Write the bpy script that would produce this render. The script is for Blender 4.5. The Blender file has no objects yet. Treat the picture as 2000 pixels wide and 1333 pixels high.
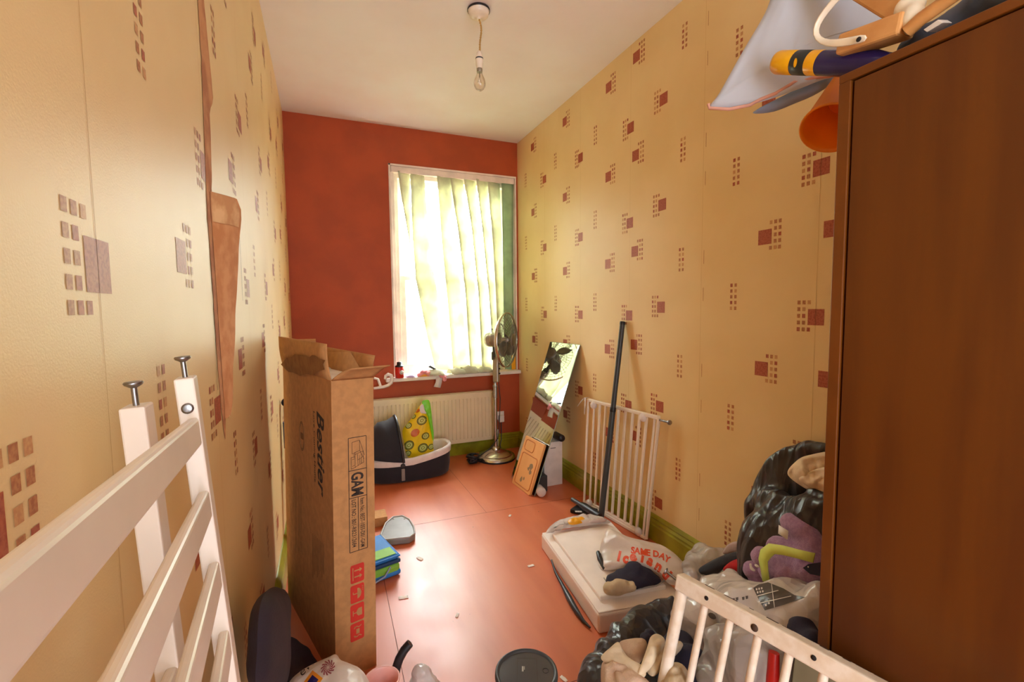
import bpy, bmesh, math, random
from mathutils import Vector, Matrix, noise, Euler
from mathutils.bvhtree import BVHTree
random.seed(7)
SC = bpy.context.scene
COL = SC.collection
V = Vector
PI = math.pi

# ------------------------------------------------------------------ camera
F, YAW, PIT, ROL, ZC = 892.5, 0.39, -0.0703, -0.0102, 1.218
XL, XR, D, H, YB = -0.217, 1.570, 3.661, 2.618, -1.25
_f = V((math.sin(YAW)*math.cos(PIT), math.cos(YAW)*math.cos(PIT), math.sin(PIT)))
_r0 = V((math.cos(YAW), -math.sin(YAW), 0)); _u0 = _r0.cross(_f)
_c, _s = math.cos(ROL), math.sin(ROL)
_r = _c*_r0 + _s*_u0; _u = -_s*_r0 + _c*_u0
EYE = V((0, 0, ZC))
cd = bpy.data.cameras.new('camera'); cam = bpy.data.objects.new('camera', cd); COL.objects.link(cam)
cd.sensor_width = 36; cd.lens = F/2000*36; cd.clip_start = 0.01; cd.clip_end = 100
cam.matrix_world = Matrix(((_r.x, _u.x, -_f.x, 0), (_r.y, _u.y, -_f.y, 0), (_r.z, _u.z, -_f.z, ZC), (0, 0, 0, 1)))
SC.camera = cam
def ray(x, y): return _f + (x-1000)/F*_r - (y-666.5)/F*_u
def PZ(x, y, z=0.0): d = ray(x, y); return EYE + d*((z-ZC)/d.z)      # a point of a level surface
def PX(x, y, X): d = ray(x, y); return EYE + d*(X/d.x)               # a point of a plane along the room
def PY(x, y, Y): d = ray(x, y); return EYE + d*(Y/d.y)               # a point of a plane across the room

# ------------------------------------------------------------------ materials
def s2l(c):
    return tuple(((v/255)/12.92 if v/255 <= .04045 else ((v/255+.055)/1.055)**2.4) for v in c)
def mat(name, rgb, rough=.6, metal=0.0, var=.06, scale=8.0, bump=0.0, bscale=60.0, spec=.5, coat=0.0, rgb2=None, stretch=None, fac=(.4, .6), sheen=0):
    m = bpy.data.materials.new(name); m.use_nodes = True
    nt = m.node_tree; b = nt.nodes['Principled BSDF']; L = nt.links
    c = s2l(rgb)
    tc = nt.nodes.new('ShaderNodeTexCoord'); mp = nt.nodes.new('ShaderNodeMapping')
    if stretch: mp.inputs['Scale'].default_value = stretch
    L.new(tc.outputs['Object'], mp.inputs['Vector'])
    n = nt.nodes.new('ShaderNodeTexNoise'); n.inputs['Scale'].default_value = scale; n.inputs['Detail'].default_value = 6
    L.new(mp.outputs['Vector'], n.inputs['Vector'])
    cr = nt.nodes.new('ShaderNodeValToRGB')
    c2 = s2l(rgb2) if rgb2 else tuple(min(1, v*(1-var*2)) for v in c)
    cr.color_ramp.elements[0].position = fac[0]; cr.color_ramp.elements[1].position = fac[1]
    cr.color_ramp.elements[0].color = (*c2, 1); cr.color_ramp.elements[1].color = (*(c if rgb2 else tuple(min(1, v*(1+var)) for v in c)), 1)
    L.new(n.outputs['Fac'], cr.inputs['Fac']); L.new(cr.outputs['Color'], b.inputs['Base Color'])
    b.inputs['Roughness'].default_value = rough; b.inputs['Metallic'].default_value = metal
    b.inputs['Specular IOR Level'].default_value = spec; b.inputs['Coat Weight'].default_value = coat
    if sheen: b.inputs['Sheen Weight'].default_value = sheen
    if bump:
        n2 = nt.nodes.new('ShaderNodeTexNoise'); n2.inputs['Scale'].default_value = bscale; n2.inputs['Detail'].default_value = 4
        L.new(mp.outputs['Vector'], n2.inputs['Vector'])
        bp = nt.nodes.new('ShaderNodeBump'); bp.inputs['Strength'].default_value = bump; bp.inputs['Distance'].default_value = .004
        L.new(n2.outputs['Fac'], bp.inputs['Height']); L.new(bp.outputs['Normal'], b.inputs['Normal'])
    return m
def thin_mat(name, rgb, clear=.5, rough=.3, transl=0.0, var=.05):
    """a thin sheet: some light passes straight through, some diffusely, some is reflected"""
    m = mat(name, rgb, rough=rough, var=var)
    nt = m.node_tree; L = nt.links; b = nt.nodes['Principled BSDF']; out = nt.nodes['Material Output']
    src = b.outputs[0]
    col = b.inputs['Base Color'].links[0].from_socket
    if transl:
        t = nt.nodes.new('ShaderNodeBsdfTranslucent'); L.new(col, t.inputs['Color'])
        mx = nt.nodes.new('ShaderNodeMixShader'); mx.inputs[0].default_value = transl
        L.new(src, mx.inputs[1]); L.new(t.outputs[0], mx.inputs[2]); src = mx.outputs[0]
    if clear:
        t = nt.nodes.new('ShaderNodeBsdfTransparent')
        mx = nt.nodes.new('ShaderNodeMixShader'); mx.inputs[0].default_value = clear
        L.new(src, mx.inputs[1]); L.new(t.outputs[0], mx.inputs[2]); src = mx.outputs[0]
    L.new(src, out.inputs['Surface'])
    return m
def crinkle(m, scale, strength, dist=.02, stretch=(1,1,1), smooth=False):
    nt = m.node_tree; L = nt.links; b = nt.nodes['Principled BSDF']
    tc = nt.nodes.new('ShaderNodeTexCoord'); mp = nt.nodes.new('ShaderNodeMapping'); mp.inputs['Scale'].default_value = stretch
    L.new(tc.outputs['Object'], mp.inputs['Vector'])
    ns = nt.nodes.new('ShaderNodeTexNoise'); ns.inputs['Scale'].default_value = scale*.4; L.new(mp.outputs[0], ns.inputs['Vector'])
    va = nt.nodes.new('ShaderNodeVectorMath'); va.operation = 'MULTIPLY_ADD'; va.inputs[1].default_value = (.12,.12,.12)
    L.new(ns.outputs['Color'], va.inputs[0]); L.new(mp.outputs[0], va.inputs[2])
    hs = []
    for k, (sc_, w_) in enumerate(((1, 1.0), (2.3, .45))):
        vo = nt.nodes.new('ShaderNodeTexVoronoi'); vo.feature = 'SMOOTH_F1' if smooth else 'F1'; vo.inputs['Scale'].default_value = scale*sc_
        L.new(va.outputs[0], vo.inputs['Vector'])
        mu = nt.nodes.new('ShaderNodeMath'); mu.operation = 'MULTIPLY'; mu.inputs[1].default_value = w_; L.new(vo.outputs['Distance'], mu.inputs[0]); hs.append(mu)
    ad = nt.nodes.new('ShaderNodeMath'); L.new(hs[0].outputs[0], ad.inputs[0]); L.new(hs[1].outputs[0], ad.inputs[1])
    bp = nt.nodes.new('ShaderNodeBump'); bp.inputs['Strength'].default_value = strength; bp.inputs['Distance'].default_value = dist
    if b.inputs['Normal'].links: L.new(b.inputs['Normal'].links[0].from_socket, bp.inputs['Normal'])
    L.new(ad.outputs[0], bp.inputs['Height']); L.new(bp.outputs[0], b.inputs['Normal'])
def scuff(m):
    nt = m.node_tree; L = nt.links; b = nt.nodes['Principled BSDF']
    tc = nt.nodes.new('ShaderNodeTexCoord'); n = nt.nodes.new('ShaderNodeTexNoise'); n.inputs['Scale'].default_value = 7; n.inputs['Detail'].default_value = 8
    L.new(tc.outputs['Object'], n.inputs['Vector'])
    mr = nt.nodes.new('ShaderNodeMapRange'); mr.inputs['From Min'].default_value = .35; mr.inputs['From Max'].default_value = .65; mr.inputs['To Min'].default_value = .36; mr.inputs['To Max'].default_value = .43
    L.new(n.outputs['Fac'], mr.inputs['Value']); L.new(mr.outputs[0], b.inputs['Roughness'])
    v = nt.nodes.new('ShaderNodeTexVoronoi'); v.inputs['Scale'].default_value = 9; L.new(tc.outputs['Object'], v.inputs['Vector'])
    lt = nt.nodes.new('ShaderNodeMath'); lt.operation = 'LESS_THAN'; lt.inputs[1].default_value = .028; L.new(v.outputs['Distance'], lt.inputs[0])
    mx = nt.nodes.new('ShaderNodeMix'); mx.data_type = 'RGBA'; L.new(lt.outputs[0], mx.inputs['Factor'])
    L.new(b.inputs['Base Color'].links[0].from_socket, mx.inputs[6]); mx.inputs[7].default_value = (.12, .05, .03, 1); L.new(mx.outputs[2], b.inputs['Base Color'])
M = {}
M['paper'] = mat('wallpaper_gold', (234, 206, 150), rough=.40, var=.05, scale=3, bump=.09, bscale=420, rgb2=(230, 200, 142))
M['motif'] = mat('wallpaper_motif_red', (156, 66, 40), rough=.45, scale=160, rgb2=(176, 92, 62), fac=(.45, .6))
M['motif2'] = mat('wallpaper_motif_brown', (166, 98, 58), rough=.45, scale=220, rgb2=(190, 132, 84))
M['motif3'] = mat('wallpaper_motif_faded', (196, 138, 88), rough=.45, scale=220, rgb2=(210, 160, 104))
M['plaster'] = mat('torn_paper_backing', (206, 148, 100), rough=.9, scale=14, rgb2=(176, 112, 70), bump=.5, bscale=80)
M['plasterpale'] = mat('torn_paper_pale', (232, 190, 138), rough=.9, scale=20, rgb2=(205, 150, 100))
M['terra'] = mat('terracotta_paint', (174, 74, 28), rough=.62, var=.05, scale=5, bump=.25, bscale=180)
M['ceil'] = mat('ceiling_paint', (240, 238, 240), rough=.85, var=.02, scale=2.2, bump=.25, bscale=24, rgb2=(238, 232, 232))
M['ceilstain'] = mat('ceiling_stain', (230, 214, 200), rough=.9)
M['floor'] = mat('red_laminate', (206, 112, 70), rough=.42, var=.05, scale=3, rgb2=(198, 102, 62), stretch=(3, .6, 1), bump=.012, bscale=14, spec=.62)
scuff(M['floor'])
M['seam'] = mat('floor_seam', (92, 40, 22), rough=.8)
M['green'] = mat('green_gloss_paint', (152, 150, 26), rough=.3, var=.08, scale=12, rgb2=(134, 130, 20))
M['whitepaint'] = mat('white_gloss_paint', (238, 230, 220), rough=.3, var=.03, bump=.06, bscale=30)
M['winframe'] = mat('window_frame_paint', (240, 226, 214), rough=.35)
M['cotwhite'] = mat('cot_white_paint', (232, 220, 204), rough=.32, var=.03)
M['cotworn'] = mat('worn_cream_paint', (236, 226, 208), rough=.4, scale=30, rgb2=(224, 208, 184))
M['wear'] = mat('worn_dark_edge', (72, 52, 36), rough=.8)
M['steel'] = mat('bolt_steel', (150, 150, 150), rough=.35, metal=1)
M['chrome'] = mat('brushed_chrome', (206, 202, 196), rough=.24, metal=1)
M['nickel'] = mat('satin_nickel', (168, 163, 152), rough=.38, metal=.8)
M['darkhole'] = mat('dark_hole', (34, 26, 22), rough=.9)
M['rad'] = mat('radiator_enamel', (228, 212, 178), rough=.35, var=.02)
M['card'] = mat('brown_cardboard', (190, 138, 84), rough=.85, var=.05, scale=40, bump=.12, bscale=120)
M['cardin'] = mat('cardboard_inside', (196, 150, 98), rough=.9, var=.05, scale=30)
M['cardtorn'] = mat('cardboard_torn_ply', (150, 104, 52), rough=.95, scale=24, rgb2=(132, 88, 40))
M['ink'] = mat('carton_ink', (52, 40, 32), rough=.8)
M['inkpale'] = mat('carton_ink_pale', (126, 88, 48), rough=.85)
M['redink'] = mat('carton_red_ink', (206, 52, 36), rough=.8)
M['foam'] = mat('packing_foam', (250, 246, 240), rough=.7, bump=.3, bscale=200)
M['poly'] = mat('polystyrene', (246, 236, 228), rough=.75, var=.02, bump=.3, bscale=320)
M['mirror'] = mat('mirror_glass', (226, 232, 232), rough=.03, metal=1, var=.02, scale=4)
M['glassedge'] = mat('mirror_edge', (140, 170, 165), rough=.2)
M['wood'] = mat('pine_board', (230, 172, 108), rough=.45, var=.1, scale=6, stretch=(1, 1, .12), rgb2=(222, 156, 90))
M['woodgroove'] = mat('pine_groove', (196, 118, 52), rough=.6)
M['woodpale'] = mat('pale_timber', (214, 160, 98), rough=.55, var=.1, scale=10, stretch=(.15, 1, 1), rgb2=(196, 138, 76))
M['stain'] = mat('grey_stain', (150, 128, 92), rough=.7)
M['whitecard'] = mat('white_card', (232, 226, 220), rough=.6)
M['black'] = mat('black_plastic', (30, 29, 32), rough=.42, var=.08)
M['blackgloss'] = mat('black_gloss_plastic', (66, 66, 70), rough=.22, coat=.2)
M['blade'] = mat('fan_blade_grey', (118, 113, 104), rough=.4, metal=.5)
M['charcoal'] = mat('charcoal_metal', (58, 62, 64), rough=.4)
M['blackcloth'] = mat('black_canvas', (30, 31, 40), rough=.85, bump=.3, bscale=220, sheen=.15)
M['seatcloth'] = mat('dark_seat_cover', (44, 34, 46), rough=.8, bump=.2, bscale=200)
M['liner'] = mat('white_padded_liner', (226, 218, 214), rough=.9, bump=.5, bscale=60)
M['yellow'] = mat('kiwi_bag_yellow', (240, 206, 12), rough=.5)
M['lime'] = mat('lime_lining', (128, 222, 52), rough=.45)
M['kiwi'] = mat('kiwi_green', (150, 160, 50), rough=.6, scale=60)
M['kiwidark'] = mat('kiwi_skin', (92, 78, 30), rough=.6)
M['kiwipale'] = mat('kiwi_heart', (226, 226, 160), rough=.6)
M['fruit'] = mat('fruit_orange', (206, 104, 20), rough=.5, scale=20, rgb2=(170, 84, 20))
M['grey'] = mat('grey_moulded_plastic', (134, 128, 122), rough=.45)
M['greyrim'] = mat('grey_tray_rim', (170, 166, 160), rough=.35)
M['lunchblue'] = mat('lunch_bag_blue', (44, 128, 206), rough=.6, bump=.2, bscale=300)
M['lunchgreen'] = mat('lunch_bag_green', (134, 196, 66), rough=.6)
M['lunchdark'] = mat('lunch_bag_navy', (20, 62, 104), rough=.6)
M['red'] = mat('red_tin', (200, 34, 26), rough=.35)
M['pinkcloth'] = mat('pink_cloth', (236, 160, 160), rough=.9, scale=30, rgb2=(226, 140, 146))
M['amber'] = mat('amber_wrapper', (240, 168, 20), rough=.4)
M['lilac'] = mat('lilac_wrapper', (196, 176, 220), rough=.4)
M['purple'] = mat('purple_print', (108, 50, 160), rough=.5)
M['bin'] = mat('bin_bag_black', (54, 53, 55), rough=.30, var=.08)
M['cream'] = mat('cream_cotton', (224, 204, 172), rough=.95, bump=.25, bscale=120)
M['beige'] = mat('beige_towel', (206, 178, 150), rough=.95, bump=.5, bscale=260, rgb2=(192, 160, 134), scale=20)
M['stone'] = mat('stone_cloth', (198, 176, 142), rough=.9, bump=.3, bscale=160)
M['navy'] = mat('navy_cloth', (34, 30, 50), rough=.85, bump=.3, bscale=200)
M['plush'] = mat('lilac_terry', (190, 150, 192), rough=.98, bump=1.0, bscale=420, rgb2=(172, 132, 178), scale=120, sheen=.4)
M['ribbon'] = mat('lime_ribbon', (206, 222, 106), rough=.7)
M['redcloth'] = mat('red_cloth', (186, 22, 24), rough=.9)
M['greycloth'] = mat('grey_pink_cloth', (186, 164, 158), rough=.9, bump=.3, bscale=120)
M['clear'] = thin_mat('clear_polythene', (226, 220, 214), clear=.30, rough=.2, transl=.25)
M['milky'] = thin_mat('milky_polythene', (238, 230, 224), clear=.06, rough=.17, transl=.3)
M['carrier'] = thin_mat('white_carrier_bag', (240, 228, 218), clear=.04, rough=.3, transl=.25)
M['carrierred'] = mat('carrier_red_ink', (222, 78, 40), rough=.45)
M['greyprint'] = mat('grey_bag_print', (86, 80, 76), rough=.35)
M['whiteprint'] = mat('white_print', (230, 226, 220), rough=.5)
M['wardrobe'] = mat('wardrobe_veneer', (100, 53, 6), rough=.40, var=.12, scale=5, stretch=(1, 3, .25), rgb2=(88, 44, 5), bump=.05, bscale=40)
M['wardedge'] = mat('wardrobe_edge', (108, 58, 12), rough=.35)
M['quilt'] = mat('silver_grey_nylon', (190, 197, 208), rough=.38, var=.05, scale=3, bump=.15, bscale=10)
M['quiltdark'] = mat('slate_nylon', (72, 80, 94), rough=.5)
M['pinktrim'] = mat('pink_piping', (206, 152, 132), rough=.8)
M['ivory'] = mat('ivory_plastic', (240, 230, 206), rough=.3)
M['orange'] = thin_mat('orange_plastic', (255, 164, 44), clear=0, rough=.35, transl=.35)
M['orangepale'] = mat('orange_plastic_inner', (246, 142, 44), rough=.4)
M['bottleyellow'] = mat('bottle_yellow', (246, 184, 16), rough=.3)
M['bottlenavy'] = mat('bottle_navy', (40, 32, 92), rough=.25)
M['bottleblack'] = mat('bottle_black_label', (34, 40, 38), rough=.4)
M['pinkplastic'] = mat('pink_plastic', (240, 182, 170), rough=.35)
M['greenbox'] = mat('grey_green_plastic', (150, 152, 128), rough=.5)
M['fabric'] = thin_mat('blind_fabric', (228, 229, 202), clear=0, rough=.9, transl=.31, var=.08)
M['fabric2'] = thin_mat('blind_fabric_green', (170, 200, 160), clear=0, rough=.9, transl=.18, var=.08)  # rightmost slat: cloth of a greener colour, less translucent
M['paperbit'] = mat('torn_paper_scrap', (236, 224, 214), rough=.9)
M['cord'] = mat('twisted_flex', (190, 150, 84), rough=.7)
M['porcelain'] = mat('lampholder_white', (240, 230, 214), rough=.3)
M['bluelt'] = mat('pale_blue_cloth', (148, 164, 196), rough=.8)
crinkle(M['bin'], 16, .5, .025, (1,1,.3)); crinkle(M['clear'], 15, .75, .03, (1,.8,.7)); crinkle(M['milky'], 13, .65, .03, (1,.7,.8)); crinkle(M['carrier'], 10, .4, .025)
crinkle(M['quilt'], 3.2, .6, .05, (1,1,1), True); crinkle(M['cream'], 12, .5, .02, (1,1,.4), True); crinkle(M['beige'], 12, .5, .02, (1,1,.4), True); crinkle(M['stone'], 16, .5, .02, (1,1,.4), True)
def glass_mat(name, tint, gl=.08):
    m = bpy.data.materials.new(name); m.use_nodes = True; nt = m.node_tree; nt.nodes.remove(nt.nodes['Principled BSDF'])
    t = nt.nodes.new('ShaderNodeBsdfTransparent'); t.inputs['Color'].default_value = (*tint, 1)
    g = nt.nodes.new('ShaderNodeBsdfGlossy'); g.inputs['Roughness'].default_value = .02
    lw = nt.nodes.new('ShaderNodeLayerWeight'); lw.inputs['Blend'].default_value = .25
    mu = nt.nodes.new('ShaderNodeMath'); mu.operation = 'MULTIPLY_ADD'; mu.inputs[1].default_value = .5; mu.inputs[2].default_value = gl
    nt.links.new(lw.outputs['Fresnel'], mu.inputs[0])
    mx = nt.nodes.new('ShaderNodeMixShader'); nt.links.new(mu.outputs[0], mx.inputs[0])
    nt.links.new(t.outputs[0], mx.inputs[1]); nt.links.new(g.outputs[0], mx.inputs[2]); nt.links.new(mx.outputs[0], nt.nodes['Material Output'].inputs['Surface'])
    return m
M['pane'] = glass_mat('window_glass', (.97, .99, .98), .03)
M['bulbglass'] = glass_mat('bulb_glass', (.96, .92, .86), .06)

# ------------------------------------------------------------------ mesh helpers
def tag(o, label=None, cat=None, group=None, kind=None):
    if label: o['label'] = label
    if cat: o['category'] = cat
    if group: o['group'] = group
    if kind: o['kind'] = kind
    return o
def thing(name, label, cat, loc, group=None):
    o = bpy.data.objects.new(name, None); COL.objects.link(o); o.location = loc; o.empty_display_size = .05
    return tag(o, label, cat, group)
def world_of(o):
    m = Matrix.LocRotScale(o.location, o.rotation_euler, None)
    if o.parent: m = world_of(o.parent) @ o.matrix_parent_inverse @ m
    return m
class MB:
    def __init__(s): s.v = []; s.f = []; s.m = []; s.sm = []
    def add(s, vs, fs, mi=0, smooth=False):
        k = len(s.v); s.v += [V(p) for p in vs]
        for f in fs: s.f.append([i+k for i in f]); s.m.append(mi); s.sm.append(smooth)
        return s
    def box(s, lo, hi, mi=0, mx=None):
        x0, y0, z0 = lo; x1, y1, z1 = hi
        vs = [V(p) for p in ((x0,y0,z0),(x1,y0,z0),(x1,y1,z0),(x0,y1,z0),(x0,y0,z1),(x1,y0,z1),(x1,y1,z1),(x0,y1,z1))]
        if mx: vs = [mx @ p for p in vs]
        return s.add(vs, [(3,2,1,0),(4,5,6,7),(0,1,5,4),(1,2,6,5),(2,3,7,6),(3,0,4,7)], mi)
    def beam(s, a, b, w, t, up=(0,0,1), mi=0):
        """a square bar from a to b, w across, t along 'up'"""
        a, b = V(a), V(b); d = (b-a).normalized(); up = V(up); side = d.cross(up).normalized(); up = side.cross(d)
        q = [side*(w/2*i)+up*(t/2*j) for i, j in ((-1,-1),(1,-1),(1,1),(-1,1))]
        return s.add([a+k for k in q]+[b+k for k in q], [(3,2,1,0),(4,5,6,7),(0,1,5,4),(1,2,6,5),(2,3,7,6),(3,0,4,7)], mi)
    def tube(s, pts, r, n=12, mi=0, caps=True, closed=False):
        pts = [V(p) for p in pts]; N = len(pts)
        rr = r if isinstance(r, (list, tuple)) else [r]*N
        vs = []; prev = None
        for i, p in enumerate(pts):
            if closed: t = pts[(i+1) % N]-pts[i-1]
            else: t = pts[min(i+1, N-1)]-pts[max(i-1, 0)]
            t.normalize()
            if prev is None: a = t.orthogonal().normalized()
            else:
                a = prev - t*prev.dot(t)
                a = a.normalized() if a.length > 1e-6 else t.orthogonal().normalized()
            prev = a; b = t.cross(a)
            vs += [p+(a*math.cos(2*PI*k/n)+b*math.sin(2*PI*k/n))*rr[i] for k in range(n)]
        fs = []
        for i in range(N if closed else N-1):
            j = (i+1) % N
            fs += [(i*n+k, i*n+(k+1) % n, j*n+(k+1) % n, j*n+k) for k in range(n)]
        s.add(vs, fs, mi, True)
        if caps and not closed:
            s.add(vs[:n], [tuple(range(n))[::-1]], mi); s.add(vs[-n:], [tuple(range(n))], mi)
        return s
    def lathe(s, prof, c=(0,0,0), axis=(0,0,1), n=32, mi=0, smooth=True, caps=True):
        c = V(c); ax = V(axis).normalized(); a = ax.orthogonal().normalized(); b = ax.cross(a)
        vs = []
        for r, h in prof: vs += [c+ax*h+(a*math.cos(2*PI*k/n)+b*math.sin(2*PI*k/n))*r for k in range(n)]
        fs = []
        for i in range(len(prof)-1): fs += [(i*n+k, i*n+(k+1) % n, (i+1)*n+(k+1) % n, (i+1)*n+k) for k in range(n)]
        s.add(vs, fs, mi, smooth)
        if caps:
            if prof[0][0] > 1e-4: s.add(vs[:n], [tuple(range(n))[::-1]], mi)
            if prof[-1][0] > 1e-4: s.add(vs[-n:], [tuple(range(n))], mi)
        return s
    def prism(s, poly, off, mi=0):
        """closed outline (3-D points) pushed along off"""
        poly = [V(p) for p in poly]; off = V(off); n = len(poly)
        s.add(poly+[p+off for p in poly], [tuple(range(n))[::-1], tuple(range(n, 2*n))]+[(i, (i+1) % n, n+(i+1) % n, n+i) for i in range(n)], mi)
        return s
    def sheet(s, rows, mi=0, smooth=True):
        """grid surface from rows of points"""
        n = len(rows[0]); vs = [V(p) for r in rows for p in r]
        s.add(vs, [(i*n+k, i*n+k+1, (i+1)*n+k+1, (i+1)*n+k) for i in range(len(rows)-1) for k in range(n-1)], mi, smooth)
        return s
    def ball(s, c, r, mi=0, sub=3, rot=None):
        bm = bmesh.new(); bmesh.ops.create_icosphere(bm, subdivisions=sub, radius=1)
        r = V((r, r, r)) if isinstance(r, (int, float)) else V(r)
        mx = Matrix.Translation(V(c)) @ (rot.to_matrix().to_4x4() if rot else Matrix()) @ Matrix.Diagonal((*r, 1))
        bm.verts.index_update()
        s.add([mx @ v.co for v in bm.verts], [[v.index for v in f.verts] for f in bm.faces], mi, True); bm.free()
        return s
    def quad(s, o, u, v, mi=0): o, u, v = V(o), V(u), V(v); return s.add([o, o+u, o+u+v, o+v], [(0,1,2,3)], mi)
    def build(s, name, mats, parent=None, bevel=0, solid=0, merge=False, subsurf=0, seg=2):
        if not isinstance(mats, (list, tuple)): mats = [mats]
        me = bpy.data.meshes.new(name)
        off = V((0,0,0))
        if parent is None and s.v:
            xs = [p.x for p in s.v]; ys = [p.y for p in s.v]; zs = [p.z for p in s.v]
            off = V(((min(xs)+max(xs))/2, (min(ys)+max(ys))/2, min(zs)))
        me.from_pydata([p-off for p in s.v], [], s.f)
        for m in mats: me.materials.append(m)
        me.polygons.foreach_set('material_index', s.m); me.polygons.foreach_set('use_smooth', s.sm)
        me.update()
        if merge:
            bm = bmesh.new(); bm.from_mesh(me); bmesh.ops.remove_doubles(bm, verts=bm.verts, dist=1e-5); bmesh.ops.recalc_face_normals(bm, faces=bm.faces); bm.to_mesh(me); bm.free()
        o = bpy.data.objects.new(name, me); COL.objects.link(o); o.location = off
        if parent:
            o.parent = parent; o.matrix_parent_inverse = world_of(parent).inverted()
        if solid:
            md = o.modifiers.new('thickness', 'SOLIDIFY'); md.thickness = solid; md.offset = 0
        if bevel:
            md = o.modifiers.new('edge', 'BEVEL'); md.width = bevel; md.segments = seg; md.limit_method = 'ANGLE'; md.angle_limit = math.radians(40)
        if subsurf:
            md = o.modifiers.new('sub', 'SUBSURF'); md.levels = subsurf; md.render_levels = subsurf
        return o
def single(o, label, cat, group=None): return tag(o, label, cat, group)
def struct(o): o['kind'] = 'structure'; return o
_cr = random.Random(11)
_CD = [(V((_cr.gauss(0,1), _cr.gauss(0,1), _cr.gauss(0,.6))).normalized(), _cr.uniform(.5, 1.6), _cr.uniform(0, 9)) for _ in range(7)]
def fold(p, amp, sc, ridge=.6):
    """crease height at a point: soft swells plus sharp straight-ish folds"""
    a = noise.noise(p*sc*.45)
    w = noise.noise_vector(p*sc*.5)*.9/sc
    q = p+w; h = 0
    for d, f, ph in _CD:
        x = (q.dot(d)*sc*.85*f+ph) % 1.0
        h += (abs(x*2-1)*2-1)*.42/f
    g = 0
    q = q*2.3+V((.7,.2,.4))
    for d, f, ph in _CD[:4]:
        x = (q.dot(d)*sc*.85*f+ph) % 1.0
        g += (abs(x*2-1)*2-1)*.42/f
    return amp*((1-ridge)*a*1.8 + ridge*(h*1.1+g*.45))
import numpy as np
def taut_skin(co, quads, iters):
    """pull a skin tight: points may only move outwards, so hollows between bulges bridge over like film or cloth"""
    q = np.array(quads); n = len(co)
    e = np.unique(np.sort(np.concatenate([q[:, [0,1]], q[:, [1,2]], q[:, [2,3]], q[:, [3,0]]]), axis=1), axis=0)
    i, j = e[:, 0], e[:, 1]; deg = np.bincount(np.concatenate([i, j]), minlength=n)[:, None].astype(float)
    def avg(c):
        return np.stack([np.bincount(i, c[j, k], n)+np.bincount(j, c[i, k], n) for k in range(3)], 1)/deg
    def nrm(c):
        f = np.cross(c[q[:, 2]]-c[q[:, 0]], c[q[:, 3]]-c[q[:, 1]]); v = np.zeros((n, 3))
        for k in range(4):
            for a in range(3): v[:, a] += np.bincount(q[:, k], f[:, a], n)
        return v/np.maximum(np.linalg.norm(v, axis=1, keepdims=True), 1e-9)
    for t in range(iters):
        if t % 4 == 0: N = nrm(co)
        d = avg(co)-co; h = (d*N).sum(1, keepdims=True)
        co = co + (d-N*h)*.5 + N*np.where(h > 0, h, h*.06)
    return co, nrm(co)
def lump(name, balls, mats, parent=None, voxel=.012, amp=.01, sc=9, ridge=.6, smooth=4, floor=None, stretch=(1,1,1), clip=None, taut=60):
    """a soft body: rounded masses wrapped in one tight skin, then creased"""
    mb = MB()
    for b in balls: mb.ball(b[0], b[1], rot=Euler(b[2]) if len(b) > 2 else None)
    me = bpy.data.meshes.new(name); me.from_pydata(mb.v, [], mb.f)
    o = bpy.data.objects.new(name, me); COL.objects.link(o)
    r = o.modifiers.new('r', 'REMESH'); r.mode = 'VOXEL'; r.voxel_size = voxel
    sm = o.modifiers.new('s', 'SMOOTH'); sm.iterations = smooth; sm.factor = .5
    dg = bpy.context.evaluated_depsgraph_get(); ev = o.evaluated_get(dg); m2 = bpy.data.meshes.new_from_object(ev)
    bpy.data.objects.remove(o); bpy.data.meshes.remove(me)
    co = np.empty(len(m2.vertices)*3); m2.vertices.foreach_get('co', co); co = co.reshape(-1, 3)
    quads = [tuple(p.vertices) if len(p.vertices) == 4 else (tuple(p.vertices)+(p.vertices[2],))[:4] for p in m2.polygons]
    co, nn = taut_skin(co, quads, taut)
    st = V(stretch); out = MB(); pts = []
    for c, n in zip(co, nn):
        c = V(c); q = V((c.x*st.x, c.y*st.y, c.z*st.z))
        p = c + V(n)*fold(q, amp, sc, ridge)
        if floor is not None and p.z < floor: p.z = floor + .0005
        if clip: clip(p)
        pts.append(p)
    out.add(pts, [tuple(p.vertices) for p in m2.polygons], 0, True)
    bpy.data.meshes.remove(m2)
    return out.build(name, mats, parent)
def chain(P, r, n=5, R=None):
    """rounded masses along a path of points"""
    out = []
    for i in range(len(P)-1):
        for k in range(n+(1 if i == len(P)-2 else 0)):
            t = k/n; a = r[i] if isinstance(r, (list, tuple)) else r; b = r[i+1] if isinstance(r, (list, tuple)) else r
            out.append((P[i].lerp(P[i+1], t), (a+(b-a)*t,)*3))
    return out
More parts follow.
